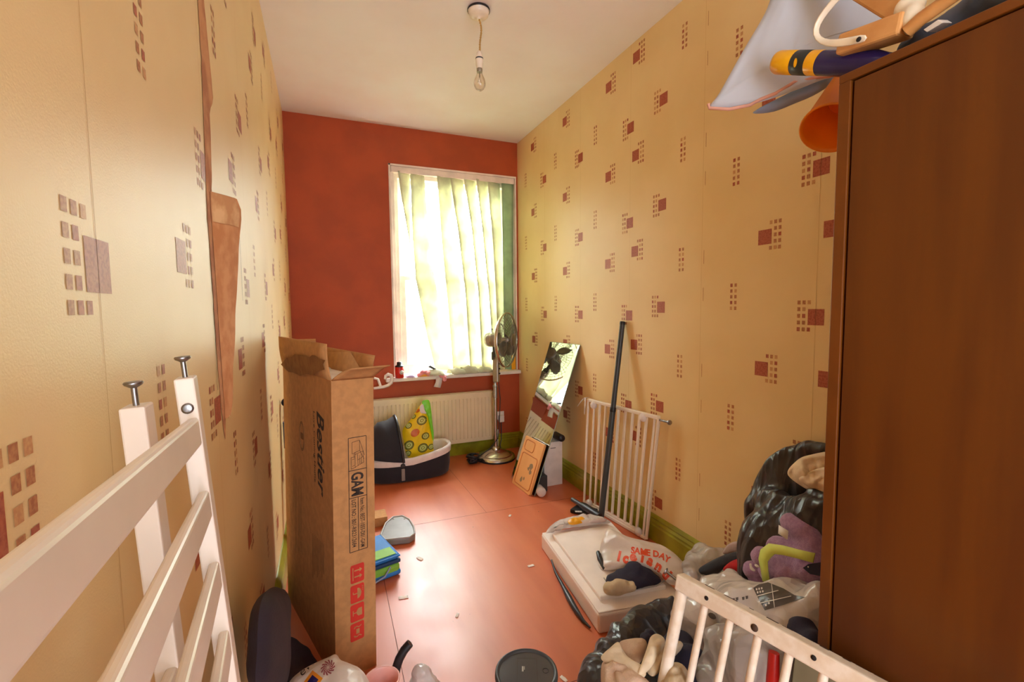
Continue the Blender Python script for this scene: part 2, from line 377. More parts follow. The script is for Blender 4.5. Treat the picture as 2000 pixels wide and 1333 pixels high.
def pillow(outline, normal, thick, rings=10, amp=0, sc=12, flat=False, mi=0, mb=None, power=.5, ridge=.6, dens=4):
    """a padded flat shape inside an outline of 3-D points"""
    mb = mb or MB(); n = V(normal).normalized()
    o = [V(p) for p in outline]; P = []
    for i in range(len(o)):                     # rounded outline
        a, b, c, d = o[i-1], o[i], o[(i+1) % len(o)], o[(i+2) % len(o)]
        for k in range(dens):
            t = k/dens; P.append(.5*((2*b)+(c-a)*t+(2*a-5*b+4*c-d)*t*t+(3*b-a-3*c+d)*t**3))
    cen = sum(P, V((0,0,0)))/len(P); N = len(P)
    def ring(sg):
        rows = []
        for j in range(rings+1):
            s_ = 1-j/rings; h = thick*(max(0, 1-s_**2.2))**power
            row = []
            for p in P:
                q = cen+(p-cen)*s_
                z = h*(0 if (flat and sg < 0) else 1)
                if amp and s_ < .999: z += fold(q, amp, sc, ridge)*min(1, (1-s_)*5)
                row.append(q+n*z*sg)
            rows.append(row)
        return rows
    for sg in (1, -1):
        rows = ring(sg)
        vs = [p for r in rows for p in r]
        fs = []
        for j in range(rings):
            for k in range(N):
                q = (j*N+k, j*N+(k+1) % N, (j+1)*N+(k+1) % N, (j+1)*N+k)
                fs.append(q if sg > 0 else q[::-1])
        mb.add(vs, fs, mi, True)
    return mb
def camn(p): return (EYE-p).normalized()
def patch_of(pts, X, th, amp, sc, mb=None, **kw):
    P = [PX(x, y, X) for x, y in pts]; c = sum(P, V((0,0,0)))/len(P)
    return pillow(P, camn(c), th, amp=amp, sc=sc, mb=mb, rings=14, dens=6, **kw)
def patch_z(pts, z, th, amp, sc, mb=None, **kw):
    P = [PZ(q[0], q[1], q[2] if len(q) > 2 else z) for q in pts]; c = sum(P, V((0,0,0)))/len(P)
    return pillow(P, (camn(c)+V((0,0,1))).normalized(), th, amp=amp, sc=sc, mb=mb, rings=14, dens=6, **kw)
_tx = {}
def text_shape(body, size=1.0, bold=0.0, shear=0.0, space=1.0):
    k = (body, bold, shear, space)
    if k not in _tx:
        cu = bpy.data.curves.new('t', 'FONT'); cu.body = body; cu.size = 1; cu.offset = bold; cu.shear = shear; cu.space_character = space
        cu.resolution_u = 3; cu.fill_mode = 'FRONT'
        o = bpy.data.objects.new('t', cu); COL.objects.link(o)
        me = bpy.data.meshes.new_from_object(o.evaluated_get(bpy.context.evaluated_depsgraph_get()))
        vs = [v.co.copy() for v in me.vertices]; fs = [tuple(p.vertices) for p in me.polygons]
        bpy.data.objects.remove(o); bpy.data.meshes.remove(me); bpy.data.curves.remove(cu)
        _tx[k] = (vs, fs)
    vs, fs = _tx[k]
    return [v*size for v in vs], fs
def text_on(mb, body, o, u, v, size, mi=0, width=None, **kw):
    vs, fs = text_shape(body, size, **kw); u, v, o = V(u), V(v), V(o)
    w = max(p.x for p in vs); k = width/w if width else 1
    mb.add([o+u*p.x*k+v*p.y for p in vs], fs, mi); return w*k
def obj_bvh(o):
    return BVHTree.FromPolygons([o.matrix_world @ v.co if False else (world_of(o) @ v.co) for v in o.data.vertices], [tuple(p.vertices) for p in o.data.polygons])
def cling(mb, bvh, d, lift=.0015):
    """lay flat print onto a creased surface, pushing along d"""
    bm = bmesh.new()
    vs = [bm.verts.new(p) for p in mb.v]
    for f, m in zip(mb.f, mb.m):
        try: bm.faces.new([vs[i] for i in f]).material_index = m
        except ValueError: pass
    bmesh.ops.triangulate(bm, faces=bm.faces)
    for _ in range(3):
        es = [e for e in bm.edges if e.calc_length() > .006]
        if es: bmesh.ops.subdivide_edges(bm, edges=es, cuts=1, use_grid_fill=False); bmesh.ops.triangulate(bm, faces=bm.faces)
    d = V(d).normalized(); dead = []
    for v in bm.verts:
        h = bvh.ray_cast(v.co-d*.3, d, 1.0)
        if h[0] is None: dead.append(v)
        else: v.co = h[0]-d*lift
    bmesh.ops.delete(bm, geom=dead, context='VERTS')
    out = MB(); bm.verts.index_update()
    out.v = [v.co.copy() for v in bm.verts]
    for f in bm.faces: out.f.append([v.index for v in f.verts]); out.m.append(f.material_index); out.sm.append(True)
    bm.free(); return out


# ------------------------------------------------------------------ the room
fl = MB().box((XL-.1, YB-.1, -.1), (XR+.1, D+.3, 0))
def strip(a, b, w=.0025, mi=1, z=.0006):
    a, b = V(a), V(b); a.z = b.z = z; d = (b-a).normalized(); s_ = V((-d.y, d.x, 0))*w/2
    fl.add([a-s_, b-s_, b+s_, a+s_], [(0,1,2,3)], mi)
strip((XL, 2.56, 0), (XR, 2.50, 0)); strip((XL, 1.27, 0), (XR, 1.20, 0)); strip((.215, 2.54, 0), (.185, .1, 0), .002); strip((.86, 2.52, 0), (.84, 3.6, 0), .0015)
struct(fl.build('floor', [M['floor'], M['seam']]))

def blot(mb, c, r, axu, axv, mi, n=18, seed=0, am=.35):
    c = V(c); vs = []
    for k in range(n):
        a = 2*PI*k/n; q = r*(1+am*noise.noise(V((math.cos(a)*1.7, math.sin(a)*1.7, seed*3.1))))
        vs.append(c+V(axu)*math.cos(a)*q+V(axv)*math.sin(a)*q)
    mb.add(vs, [tuple(range(n))], mi)
ce = MB().box((XL-.1, YB-.1, H), (XR+.1, D+.3, H+.1))
for (x, y, r, sd) in ((.02, 2.16, .055, 1), (.35, 2.9, .05, 2)):
    blot(ce, (x, y, H-.0006), r, (1.5,0,0), (0,.8,0), 1, seed=sd)
struct(ce.build('ceiling', [M['ceil'], M['ceil']]))

# wallpaper: the printed squares lie on the wall's own mesh
PW, PH = .521, .5064
CL = [(0,3),(0,2),(0,2),(0,2),(0,3)]
def motif(mb, put, u, z, kind):
    """put(u, z) gives a wall point; u runs to the right as seen from inside the room"""
    def sq(u0, z0, w, h, mi):
        mb.add([put(u0-w/2, z0-h/2), put(u0+w/2, z0-h/2), put(u0+w/2, z0+h/2), put(u0-w/2, z0+h/2)], [(0,1,2,3)], mi)
    rnd = random.Random(int(u*977)+int(z*131))
    if kind == 'C':
        for r_ in range(5):
            for c_ in range(2): sq(u+(c_-.5)*.021, z+(2-r_)*.0238, 0.0115, .0140, rnd.choice((1,2,2,3)))
        return
    sg = 1 if kind == 'R' else -1
    sq(u, z, .057, .056, 1)
    for r_, nn in enumerate((3,2,2,2,3)):
        for c_ in range(nn):
            sq(u+sg*(.062-c_*.0185), z+(2-r_)*.0238+.004, 0.0115, .0140, rnd.choice((1,2,2,3)))
def wallpaper(mb, put, rolls, zlo, zhi):
    """rolls: (left edge u, phase height of the small cluster, reversed?, width)"""
    for u0, zc, rev in rolls:
        items = [('C', .176, 0), ('R', .315, .223), ('L', .522, -.08)] if not rev else [('R', .045, .08), ('L', .258, -.223), ('C', .395, 0)]
        for k, du, dz in items:
            for j in range(-6, 7):
                z = zc+dz+j*PH
                if zlo+.08 < z < zhi-.06: motif(mb, put, u0+du, z, k)
        if rev:
            for j in range(-6, 7):
                for b_ in (2.287, 1.945):
                    z = b_+j*PH
                    if zlo+.05 < z < zhi-.05:
                        uu = u0+.534
                        mb.add([put(uu-.0012, z-.03), put(uu+.0012, z-.03), put(uu+.0012, z+.03), put(uu-.0012, z+.03)], [(0,1,2,3)], 2)
        for du in (0,):   # butt joint of two lengths of paper
            mb.add([put(u0-.0005, zlo), put(u0+.0005, zlo), put(u0+.0005, zhi), put(u0-.0005, zhi)], [(0,1,2,3)], 4)
M['joint'] = mat('paper_joint', (206, 164, 100), rough=.6)
WM = [M['paper'], M['motif'], M['motif2'], M['motif3'], M['joint'], M['plaster'], M['plasterpale'], M['darkhole']]
wr = MB().box((XR, YB, 0), (XR+.1, D+.3, H))
putr = lambda u, z: V((XR-.0006, -u, z))
wallpaper(wr, putr, [(-3.668, 1.76, False), (-3.147, 1.761, False), (-2.626, 1.761, False), (-2.103, 1.948, True), (-1.582, 1.765, False), (-1.061, 1.90, True), (-.54, 1.765, False)], .12, H)
struct(wr.build('wall_right', WM))
wl = MB().box((XL-.1, YB, 0), (XL, D+.3, H))
putl = lambda u, z: V((XL+.0006, u, z))
wallpaper(wl, putl, [(.09, 1.347, False), (.611, 1.595, False), (1.132, 1.877, False), (1.653, 1.90, False), (2.174, 1.70, False), (2.695, 1.95, False), (3.216, 1.60, False)], .12, H)
# torn strip down to the brown backing
def patch(pts, mi, lift): wl.add([V((XL+lift, y, z)) for y, z in pts], [tuple(range(len(pts)))], mi)
edgeL = [(1.150,H-.02),(1.160,2.2),(1.155,1.95),(1.160,1.75),(1.150,1.62),(1.140,1.50),(1.135,1.42),(1.145,1.30),(1.150,1.15),(1.165,1.00),(1.185,.93)]
edgeR = [(1.158,H-.02),(1.172,2.2),(1.205,1.95),(1.250,1.76),(1.262,1.70),(1.215,1.665),(1.205,1.55),(1.185,1.45),(1.200,1.42),(1.26,1.30),(1.225,1.15),(1.215,1.00),(1.190,.93)]
N_ = 90
def at_z(e, z):
    for (y0, z0), (y1, z1) in zip(e, e[1:]):
        if z1 <= z <= z0: return y0+(y1-y0)*(z0-z)/(z0-z1)
    return e[-1][0]
zs = [H-.02-(H-.95)*k/N_ for k in range(N_+1)]
for k in range(N_):
    za, zb = zs[k], zs[k+1]
    j = lambda y, z, s_: y+.006*noise.noise(V((s_, 0, z*38)))
    a0, a1 = j(at_z(edgeL, za), za, 1), j(at_z(edgeL, zb), zb, 1); b0, b1 = j(at_z(edgeR, za), za, 5), j(at_z(edgeR, zb), zb, 5)
    m1 = noise.noise(V((4, 2, za*9)))
    mid0, mid1 = a0+(b0-a0)*.45, a1+(b1-a1)*.45
    pale = m1 > .12
    patch([(a0,za),(mid0,za),(mid1,zb),(a1,zb)][::-1], 5, .0012)
    patch([(mid0,za),(b0,za),(b1,zb),(mid1,zb)][::-1], 6 if pale else 5, .0012)
for y, z0, z1 in ((1.142,1.38,1.05),(1.535,1.53,1.25)):      # open joints
    patch([(y-.0012,z1),(y+.0012,z1),(y+.0016,(z0+z1)/2),(y+.0006,z0),(y-.0006,z0)][::-1], 7, .0011)
WLO = struct(wl.build('wall_left', WM))
# the loose flap of paper, curling off the wall; its brown back shows
rows = []
for k in range(25):
    t = k/24; z = 1.475-.50*t
    w = (.115*(1-t)**.6 + .028) * (1 if t > .05 else .8+.2*t/.05)
    base = 1.165+.03*t
    row = []
    for i in range(9):
        s_ = i/8; a = s_*1.15*(1-.5*t)
        row.append((XL+.002+w*math.sin(a)*.28*(1-t*.6)+.004*s_, base+w*s_+.006*math.sin(k*.9)*s_, z+.012*s_*(1-t)-.01*noise.noise(V((k*.4, i, 0)))*s_))
    rows.append(row)
fb = MB().sheet(rows); tops = [r for r in rows[:6]]
fb.sheet([[(p[0]+.0015, p[1]-.002, p[2]) for p in r[1:8-k]] for k, r in enumerate(rows[:4])] if False else [[(p[0]+.0016, p[1], p[2]) for p in r[:8]] for r in rows[:4]], 1)
M['flapback'] = mat('paper_back_brown', (216, 156, 104), rough=.9, scale=24, rgb2=(200, 134, 82))
o = fb.build('torn_wallpaper_flap', [M['flapback'], M['plasterpale']], WLO)
o['label'] = 'loose brown-backed strip of wallpaper curling off the left wall'

WX0, WX1, WZ0, WZ1 = .497, 1.556, .690, 2.338
wf = MB()
for lo, hi in (((XL,D,0),(WX0,D+.3,H)), ((WX1,D,0),(XR,D+.3,H)), ((WX0,D,0),(WX1,D+.3,WZ0-.03)), ((WX0,D,WZ1),(WX1,D+.3,H))): wf.box(lo, hi)
struct(wf.build('wall_far', M['terra']))
wb = MB(); DX0, DX1, DZ = -.16, .78, 2.05  # unseen back wall, left open at a doorway to let fill light in
for lo, hi in (((XL,YB-.1,0),(DX0,YB,H)), ((DX1,YB-.1,0),(XR,YB,H)), ((DX0,YB-.1,DZ),(DX1,YB,H))): wb.box(lo, hi)
struct(wb.build('wall_back', M['paper']))
# skirting boards: plinth with a moulded top
def skirt(name, a, b, inward):
    a, b, n = V(a), V(b), V(inward)
    prof = [(0,0),(.020,0),(.020,.082),(.016,.090),(.017,.100),(.010,.112),(.012,.120),(.004,.134),(0,.136)]
    mb = MB(); vs = [p+n*q+V((0,0,h)) for p in (a, b) for q, h in prof]; k = len(prof)
    mb.add(vs, [(i, i+1, k+i+1, k+i) for i in range(k-1)]+[tuple(range(k))[::-1], tuple(range(k, 2*k))], 0)
    return struct(mb.build(name, M['green'], merge=True))
skirt('baseboard_right', (XR, YB, 0), (XR, D, 0), (-1,0,0))
skirt('baseboard_left', (XL, YB, 0), (XL, D, 0), (1,0,0))
skirt('baseboard_far', (XL, D, 0), (XR, D, 0), (0,-1,0))

# ------------------------------------------------------------------ window
win = bpy.data.objects.new('window_1', None); COL.objects.link(win); win.location = ((WX0+WX1)/2, D, WZ0); struct(win)
fr = MB()
for x0, x1, y0 in ((WX0, WX0+.016, D-.006), (WX0+.016, WX0+.045, D+.03), (WX0+.045, WX0+.075, D+.055), (WX1-.012, WX1, D-.004), (WX1-.045, WX1-.012, D+.03), (WX1-.075, WX1-.045, D+.055)):
    fr.box((x0, y0, WZ0), (x1, D+.2, WZ1))
for z0, z1, y0 in ((WZ1-.014, WZ1, D-.006), (WZ1-.09, WZ1-.014, D+.05)): fr.box((WX0, y0, z0), (WX1, D+.2, z1))
fr.build('window_frame', M['winframe'], win, bevel=.002)
def sash(z0, z1, y, bot, top):
    m = MB(); x0, x1 = WX0+.075, WX1-.075; w = .045
    m.box((x0, y, z0), (x0+w, y+.04, z1)); m.box((x1-w, y, z0), (x1, y+.04, z1)); m.box((x0+w, y, z0), (x1-w, y+.04, z0+bot)); m.box((x0+w, y, z1-top), (x1-w, y+.04, z1))
    o = m.build('sash', M['winframe'], win, bevel=.003)
    g = MB().box((x0+w, y+.017, z0+bot), (x1-w, y+.021, z1-top)); g.build('pane', M['pane'], o)
sash(WZ0+.012, 1.49, D+.07, .075, .035)
sash(1.455, WZ1-.06, D+.115, .035, .06)
MB().box((.425, D-.075, WZ0-.03), (XR-.012, D+.07, WZ0)).build('window_sill', M['whitepaint'], win, bevel=.008)

# ------------------------------------------------------------------ vertical blind
bl = thing('vertical_blind', 'pale green vertical blind with slanting translucent slats hanging in the window', 'blind', ((WX0+WX1)/2, D, WZ1-.05))
MB().box((WX0+.02, D+.006, WZ1-.058), (WX1-.016, D+.05, WZ1-.014)).box((WX0+.02, D+.002, WZ1-.062), (WX1-.016, D+.006, WZ1-.02)).build('head_rail', M['winframe'], bl, bevel=.002)
YS = D+.02
def slat(L, R, mi='fabric', twist=.02, tail=None, wave=.006):
    """edges given as lists of (px, py) seen in the window plane; a slat is turned a little about its own height"""
    n = 22
    def samp(E):
        P = [PY(x, y, YS) for x, y in E]; out = []
        for k in range(n+1):
            t = k/n*(len(P)-1); i = min(int(t), len(P)-2); out.append(P[i].lerp(P[i+1], t-i))
        return out
    A, B = samp(L), samp(R); rows = []
    for k in range(n+1):
        row = []
        for i in range(5):
            s_ = i/4; p = A[k].lerp(B[k], s_)
            p.y = YS + (s_-.5)*2*twist + wave*math.sin(k*.35+A[0].x*20)
            row.append(p)
        rows.append(row)
    if tail:
        last = rows[-1]
        for j in range(1, tail+1):
            rows.append([V((p.x+.010*j, p.y-.022*min(j, 3), max(p.z-.012*j+.02*math.sin(j*1.4), WZ0+.012))) for p in last])
    o = MB().sheet(rows).build('slat', M[mi], bl, solid=.0008)
    return o
slat([(776,335),(786,400),(803,500)], [(800,336),(806,420),(804,504)], twist=.018)
slat([(801,337),(806,470),(811,545),(832,650),(850,722)], [(829,339),(842,500),(862,610),(884,724)], twist=.014)
slat([(852,345),(862,470),(874,600),(884,728)], [(883,347),(897,470),(912,600),(922,728)], tail=3)
slat([(878,346),(893,450),(908,580),(918,728)], [(905,349),(923,470),(938,600),(948,729)], twist=.022)
slat([(904,349),(920,450),(934,580),(940,726)], [(929,351),(944,470),(957,600),(966,727)], tail=4)
slat([(928,351),(941,450),(953,580),(962,722)], [(953,353),(965,470),(974,600),(983,722)], twist=.024)
slat([(951,354),(959,450),(967,580),(974,724)], [(978,356),(982,470),(986,600),(989,725)], twist=.02)
slat([(979,357),(981,450),(983,580),(985,722)], [(1003,358),(1003,470),(1004,600),(1004,722)], 'fabric2', twist=.006, wave=.002)
# the ends that trail on the sill
for k, (x, w, h, y) in enumerate(((845,26,.05,3.60),(888,32,.05,3.60),(912,26,.06,3.615),(940,24,.045,3.61))):
    c = PY(x, 732, y); c.z = WZ0
    rows = []
    for j in range(9):
        t = j/8; rows.append([(c.x-.06+.12*i/6+.03*t, c.y+.05-.09*t, WZ0+.004+h*math.sin(PI*t)*(1-.5*abs(i/6-.5))+.004*math.sin(i*2+k)) for i in range(7)])
    MB().sheet(rows).build('slat', M['fabric'], bl, solid=.0008)

# ------------------------------------------------------------------ radiator
rd = thing('radiator', 'cream panel radiator with vertical ribs under the window', 'radiator', (.78, D-.06, .118))
rx0, rx1, rz0, rz1, ry = .26, 1.302, .120, .530, D-.085
n = 32; pts = []
for k in range(n):
    a = rx0+.012+(rx1-rx0-.024)*k/n; w = (rx1-rx0-.024)/n
    pts += [(a, ry), (a+w*.62, ry), (a+w*.72, ry+.007), (a+w*.9, ry+.007)]
pts.append((rx1-.012, ry))
m = MB()
zz = [rz0+.03, rz1-.045]
vs = [V((x, y, z)) for z in zz for x, y in pts]; N_ = len(pts)
m.add(vs, [(i, i+1, N_+i+1, N_+i) for i in range(N_-1)])
m.box((rx0, ry, rz0), (rx1, ry+.02, rz0+.03)); m.box((rx0, ry, rz1-.045), (rx1, ry+.02, rz1)); m.box((rx0, ry, rz0), (rx0+.012, ry+.02, rz1)); m.box((rx1-.012, ry, rz0), (rx1, ry+.02, rz1))
m.add([V((rx0, ry+.0201, rz0)), V((rx1, ry+.0201, rz0)), V((rx1, ry+.0201, rz1)), V((rx0, ry+.0201, rz1))], [(0,1,2,3)])
for k in range(n): m.box((rx0+.02+k*(rx1-rx0-.03)/n, ry-.0012, rz1-.052), (rx0+.02+(k+.55)*(rx1-rx0-.03)/n, ry, rz1-.049))
m.build('front_panel', M['rad'], rd)
MB().box((rx0+.004, ry+.021, rz1-.012), (rx1-.004, ry+.06, rz1+.004)).build('top_grille', M['rad'], rd, bevel=.003)
MB().box((rx0+.002, ry+.04, rz0+.02), (rx1-.002, ry+.055, rz1-.014)).build('back_panel', M['rad'], rd)
for x in (rx0+.15, rx1-.15): MB().box((x-.015, ry+.055, rz0+.06), (x+.015, D-.003, rz1-.06)).build('wall_bracket', M['steel'], rd)
MB().tube([(rx1+.001, ry+.03, rz0+.03), (rx1+.03, ry+.03, rz0+.03), (rx1+.035, ry+.03, rz0+.02), (rx1+.035, ry+.03, .0)], .0075).build('pipe', M['whitepaint'], rd)
MB().lathe([(.012,0),(.016,.004),(.016,.03),(.012,.038),(.004,.04)], (rx1+.035, ry+.03, rz0+.03)).build('valve', M['whitepaint'], rd)

# socket and plug on the far wall
so = thing('wall_socket', 'white plug pushed into a wall socket right of the radiator', 'socket', (1.385, D, .29))
MB().box((1.35, D-.009, .262), (1.42, D, .332)).build('socket_plate', M['whitepaint'], so, bevel=.002)
MB().box((1.362, D-.05, .245), (1.408, D-.009, .305)).build('plug', M['whitepaint'], so, bevel=.008)
MB().tube([(1.385, D-.03, .245), (1.385, D-.032, .16), (1.38, D-.04, .10), (1.36, D-.06, .05), (1.37, D-.07, .012)], .004).build('flex', M['charcoal'], so)
# ------------------------------------------------------------------ pendant lamp
px, py = .722, 2.125
lp = thing('pendant_light', 'bare clear bulb on a twisted flex hanging from the ceiling', 'ceiling light', (px, py, H))
MB().lathe([(.050,0),(.050,-.012),(.047,-.014),(.047,-.022),(.044,-.03),(.028,-.036),(.010,-.040),(.008,-.046)], (px, py, H), n=36).build('ceiling_rose', M['porcelain'], lp)
MB().lathe([(.0515,-.001),(.053,-.004),(.053,-.010),(.0515,-.012)], (px, py, H), n=36, caps=False).build('rose_rim', M['black'], lp)
bz = 2.305
zt, zb_ = H-.04, bz+.115
cpts = [(px+.010*math.sin(t*PI)+.004*math.sin(t*7), py, zt+(zb_-zt)*t) for t in [k/24 for k in range(25)]]
cm = MB()
for ph in (0, PI):
    cm.tube([(p[0]+.0024*math.cos(k*1.9+ph), p[1]+.0024*math.sin(k*1.9+ph), p[2]) for k, p in enumerate(cpts)], .0028, 8)
cm.build('flex', M['cord'], lp)
MB().lathe([(.005,.125),(.011,.118),(.0165,.098),(.0175,.094),(.0175,.06),(.0155,.056),(.0155,.044)], (px, py, bz)).build('lampholder', M['porcelain'], lp)
MB().lathe([(.0177,.093),(.0182,.090),(.0177,.087)], (px, py, bz), caps=False).build('holder_ring', M['charcoal'], lp)
bb = MB().lathe([(.0005,-.056),(.010,-.0545),(.020,-.047),(.0268,-.034),(.0285,-.022),(.026,-.008),(.020,.006),(.0145,.018),(.0125,.03)], (px, py, bz), caps=False).build('bulb', M['bulbglass'], lp)
MB().lathe([(.0125,.028),(.0135,.03),(.0135,.052),(.011,.054)], (px, py, bz)).build('bulb_cap', M['nickel'], lp)
MB().tube([(px-.002, py, bz+.03), (px-.002, py, bz), (px-.009, py, bz-.018)], .0006, 6).tube([(px+.002, py, bz+.03), (px+.002, py, bz), (px+.009, py, bz-.018)], .0006, 6).tube([(px-.009, py, bz-.018), (px-.004, py-.002, bz-.014), (px, py, bz-.018), (px+.004, py+.002, bz-.014), (px+.009, py, bz-.018)], .0005, 6).tube([(px, py, bz+.03), (px, py, bz+.004)], .003, 8).build('filament', M['nickel'], bb)

# ------------------------------------------------------------------ pedestal fan
fb_ = V((1.262, 3.44, 0))
fan = thing('pedestal_fan', 'chrome pedestal fan with a wire guard standing before the window sill', 'fan', fb_)
MB().lathe([(.158,.0),(.160,.006),(.158,.014)], fb_, n=48).build('base_foot', M['black'], fan)
MB().lathe([(.157,.014),(.150,.030),(.128,.038),(.124,.037),(.120,.041),(.085,.062),(.050,.072),(.032,.076)], fb_, n=48).lathe([(.032,.076),(.030,.090),(.022,.098),(.018,.100)], fb_).build('base', M['chrome'], fan)
MB().lathe([(.0145,.09),(.0145,.62)], fb_).build('pole', M['chrome'], fan)
MB().lathe([(.018,.585),(.020,.59),(.020,.60),(.018,.605)], fb_).lathe([(.0165,.50),(.0165,.60)], fb_).build('collar', M['nickel'], fan)
MB().lathe([(.0125,.60),(.0125,.86)], fb_).build('extension_pole', M['nickel'], fan)
ax = V((.72, -.69, 0)).normalized(); sd = V((ax.y, -ax.x, 0)) * -1
# control housing with knobs, on the camera side
def blk(name, c, hx, hy, hz, m, bev=.008):
    rot = Matrix.Translation(V(c)) @ Matrix(((ax.x, sd.x, 0, 0), (ax.y, sd.y, 0, 0), (0, 0, 1, 0), (0, 0, 0, 1)))
    return MB().box((-hx, -hy, -hz), (hx, hy, hz), 0, rot).build(name, m, fan, bevel=bev)
h1 = blk('control_housing', fb_+V((0,0,.735))+ax*.012, .024, .022, .105, M['nickel'])
blk('neck_block', fb_+V((0,0,.842)), .022, .022, .035, M['charcoal'])
for z in (.70, .74, .78): MB().lathe([(.006,0),(.006,.008),(.004,.01)], fb_+ax*.037+V((0,0,z)), ax, n=12).build('switch_knob', M['black'], fan)
MB().tube([fb_+V((0,0,.87)), fb_+V((0,0,.93))], .016).build('tilt_joint', M['charcoal'], fan)
hc = fb_+V((0,0,.972))
MB().lathe([(.004,-.085),(.03,-.082),(.05,-.068),(.058,-.045),(.060,-.01),(.056,.04),(.04,.052)], hc, ax, n=32).build('motor_housing', M['nickel'], fan)
MB().lathe([(.0605,-.02),(.0612,-.016),(.0605,-.012)], hc, ax, n=32, caps=False).build('motor_band', M['chrome'], fan)
MB().tube([hc+V((0,0,.058))-ax*.02, hc+V((0,0,.082))-ax*.02], .003).ball(hc+V((0,0,.084))-ax*.02, .006).build('oscillation_knob', M['charcoal'], fan)
gc = hc+ax*.105; gu = V((0,0,1)); gs = ax.cross(gu)
R_ = .212
g = MB()
def ringp(r, off, nn=48): return [gc+ax*off+(gu*math.cos(2*PI*k/nn)+gs*math.sin(2*PI*k/nn))*r for k in range(nn)]
g.lathe([(R_+.002,-.013),(R_+.006,-.010),(R_+.006,.010),(R_+.002,.013),(R_-.001,0),(R_+.002,-.013)], gc, ax, n=64, caps=False)
g.build('guard_rim', M['chrome'], fan)
for nm, o_, dome in (('rear_guard', -.005, -.055), ('front_guard', .005, .055)):
    g = MB()
    for r_, o2 in ((.05, dome), (.12, dome*.86), (.175, dome*.5)): g.tube(ringp(r_, o2), .0016, 6, closed=True)
    nsp = 40
    for k in range(nsp):
        a = 2*PI*k/nsp; d0 = gu*math.cos(a)+gs*math.sin(a); a2 = a+.22; d1 = gu*math.cos(a2)+gs*math.sin(a2)
        g.tube([gc+ax*dome+d0*.048, gc+ax*dome*.88+(d0*.6+d1*.4).normalized()*.115, gc+ax*dome*.52+(d0*.3+d1*.7).normalized()*.175, gc+ax*o_+d1*R_], .0013, 5)
    if dome > 0: g.lathe([(.05,0),(.05,.004),(.03,.006),(.001,.007)], gc+ax*dome, ax)
    g.build(nm, M['blade'], fan)
MB().lathe([(.026,-.03),(.028,.0),(.024,.022),(.012,.032),(.001,.034)], gc, ax).build('blade_hub', M['nickel'], fan)
for k in range(4):
    a = 2*PI*k/4+.5; rows = []
    for i in range(9):
        t = i/8; r_ = .024+.150*t; wd = .34+.50*math.sin(PI*min(1, t*1.05))*.95
        row = []
        for j in range(7):
            s_ = j/6-.5; aa = a+s_*wd*(1.25-.45*t)+.25*t
            row.append(gc+(gu*math.cos(aa)+gs*math.sin(aa))*r_*(1-(.10*(2*s_)**2 if t > .9 else 0))+ax*(s_*.04+.004))
        rows.append(row)
    MB().sheet(rows).build('blade', M['blade'], fan, solid=.0015)
MB().tube([fb_+ax*.03+V((0,0,.63)), fb_+ax*.034+V((.006,-.01,.5)), fb_+V((.03,-.01,.3)), fb_+V((.012,-.022,.17)), fb_+V((-.06,-.02,.09)), fb_+V((-.14,-.03,.055)), fb_+V((-.19,-.05,.03))], .0035).build('power_cord', M['black'], fan)
# tangle of lead and adaptor by the base
tn = thing('coiled_lead', 'black tangle of lead and adaptor on the floor left of the fan base', 'cable', (1.05, 3.40, 0))
pts = [(1.055+.045*math.cos(k*.55)*(1+.2*math.sin(k*1.3)), 3.40+.045*math.sin(k*.55), .015+.05*abs(math.sin(k*.21))) for k in range(60)]
MB().tube(pts, .0065, 8).build('lead', M['black'], tn)
MB().box((1.02, 3.375, .001), (1.085, 3.425, .052)).build('adaptor', M['black'], tn, bevel=.01)

# ------------------------------------------------------------------ mirror leaning on the right wall
mb0, mb1 = V((1.225, 2.625, .002)), V((1.210, 2.985, .002)); mt0, mt1 = V((1.560, 2.620, .975)), V((1.560, 3.045, .968))
mn = (mt0-mb0).cross(mb1-mb0).normalized()
if mn.x > 0: mn = -mn
mi_ = thing('mirror_panel', 'frameless mirror sheet leaning against the patterned right wall', 'mirror', (1.39, 2.82, 0))
MB().prism([mb0, mb1, mt1, mt0], -mn*.004).build('mirror_sheet', M['mirror'], mi_)
MB().tube([mb0-mn*.002, mt0-mn*.002], .0022, 6).tube([mb1-mn*.002, mt1-mn*.002], .0022, 6).tube([mt0-mn*.002, mt1-mn*.002], .0022, 6).build('ground_edge', M['glassedge'], mi_)
# ------------------------------------------------------------------ chopping board leaning on the mirror
cb0, cb1 = V((1.194, 2.640, .002)), V((1.178, 2.900, .002)); up = (mt0-mb0).normalized()
cu_ = (cb1-cb0); cw = cu_.length; cu_.normalize(); cn = up.cross(cu_).normalized()
if cn.x > 0: cn = -cn
chl = .345
def CB(a, b, c=0): return cb0+cu_*a+up*b+cn*c
bd = thing('chopping_board', 'pine chopping board with juice groove leaning on the foot of the mirror', 'chopping board', (1.21, 2.77, 0))
def rr(x0, y0, x1, y1, r, n=5):
    out = []
    for cx, cy, a0 in ((x1-r, y1-r, 0), (x0+r, y1-r, 90), (x0+r, y0+r, 180), (x1-r, y0+r, 270)):
        for k in range(n+1):
            a = math.radians(a0+90*k/n); out.append((cx+r*math.cos(a), cy+r*math.sin(a)))
    return out
MB().prism([CB(a, b, 0) for a, b in rr(0, 0, cw, chl, .012)], -cn*.018).build('board', M['wood'], bd, bevel=.002)
gm = MB()
for (x0, y0, x1, y1) in ((.02,.02,cw-.03,.235), (.105,.255,cw-.03,chl-.02)):
    p = rr(x0, y0, x1, y1, .02); gm.tube([CB(a, b, .0) for a, b in p], .0035, 8, closed=True)
gm.build('groove', M['woodgroove'], bd)
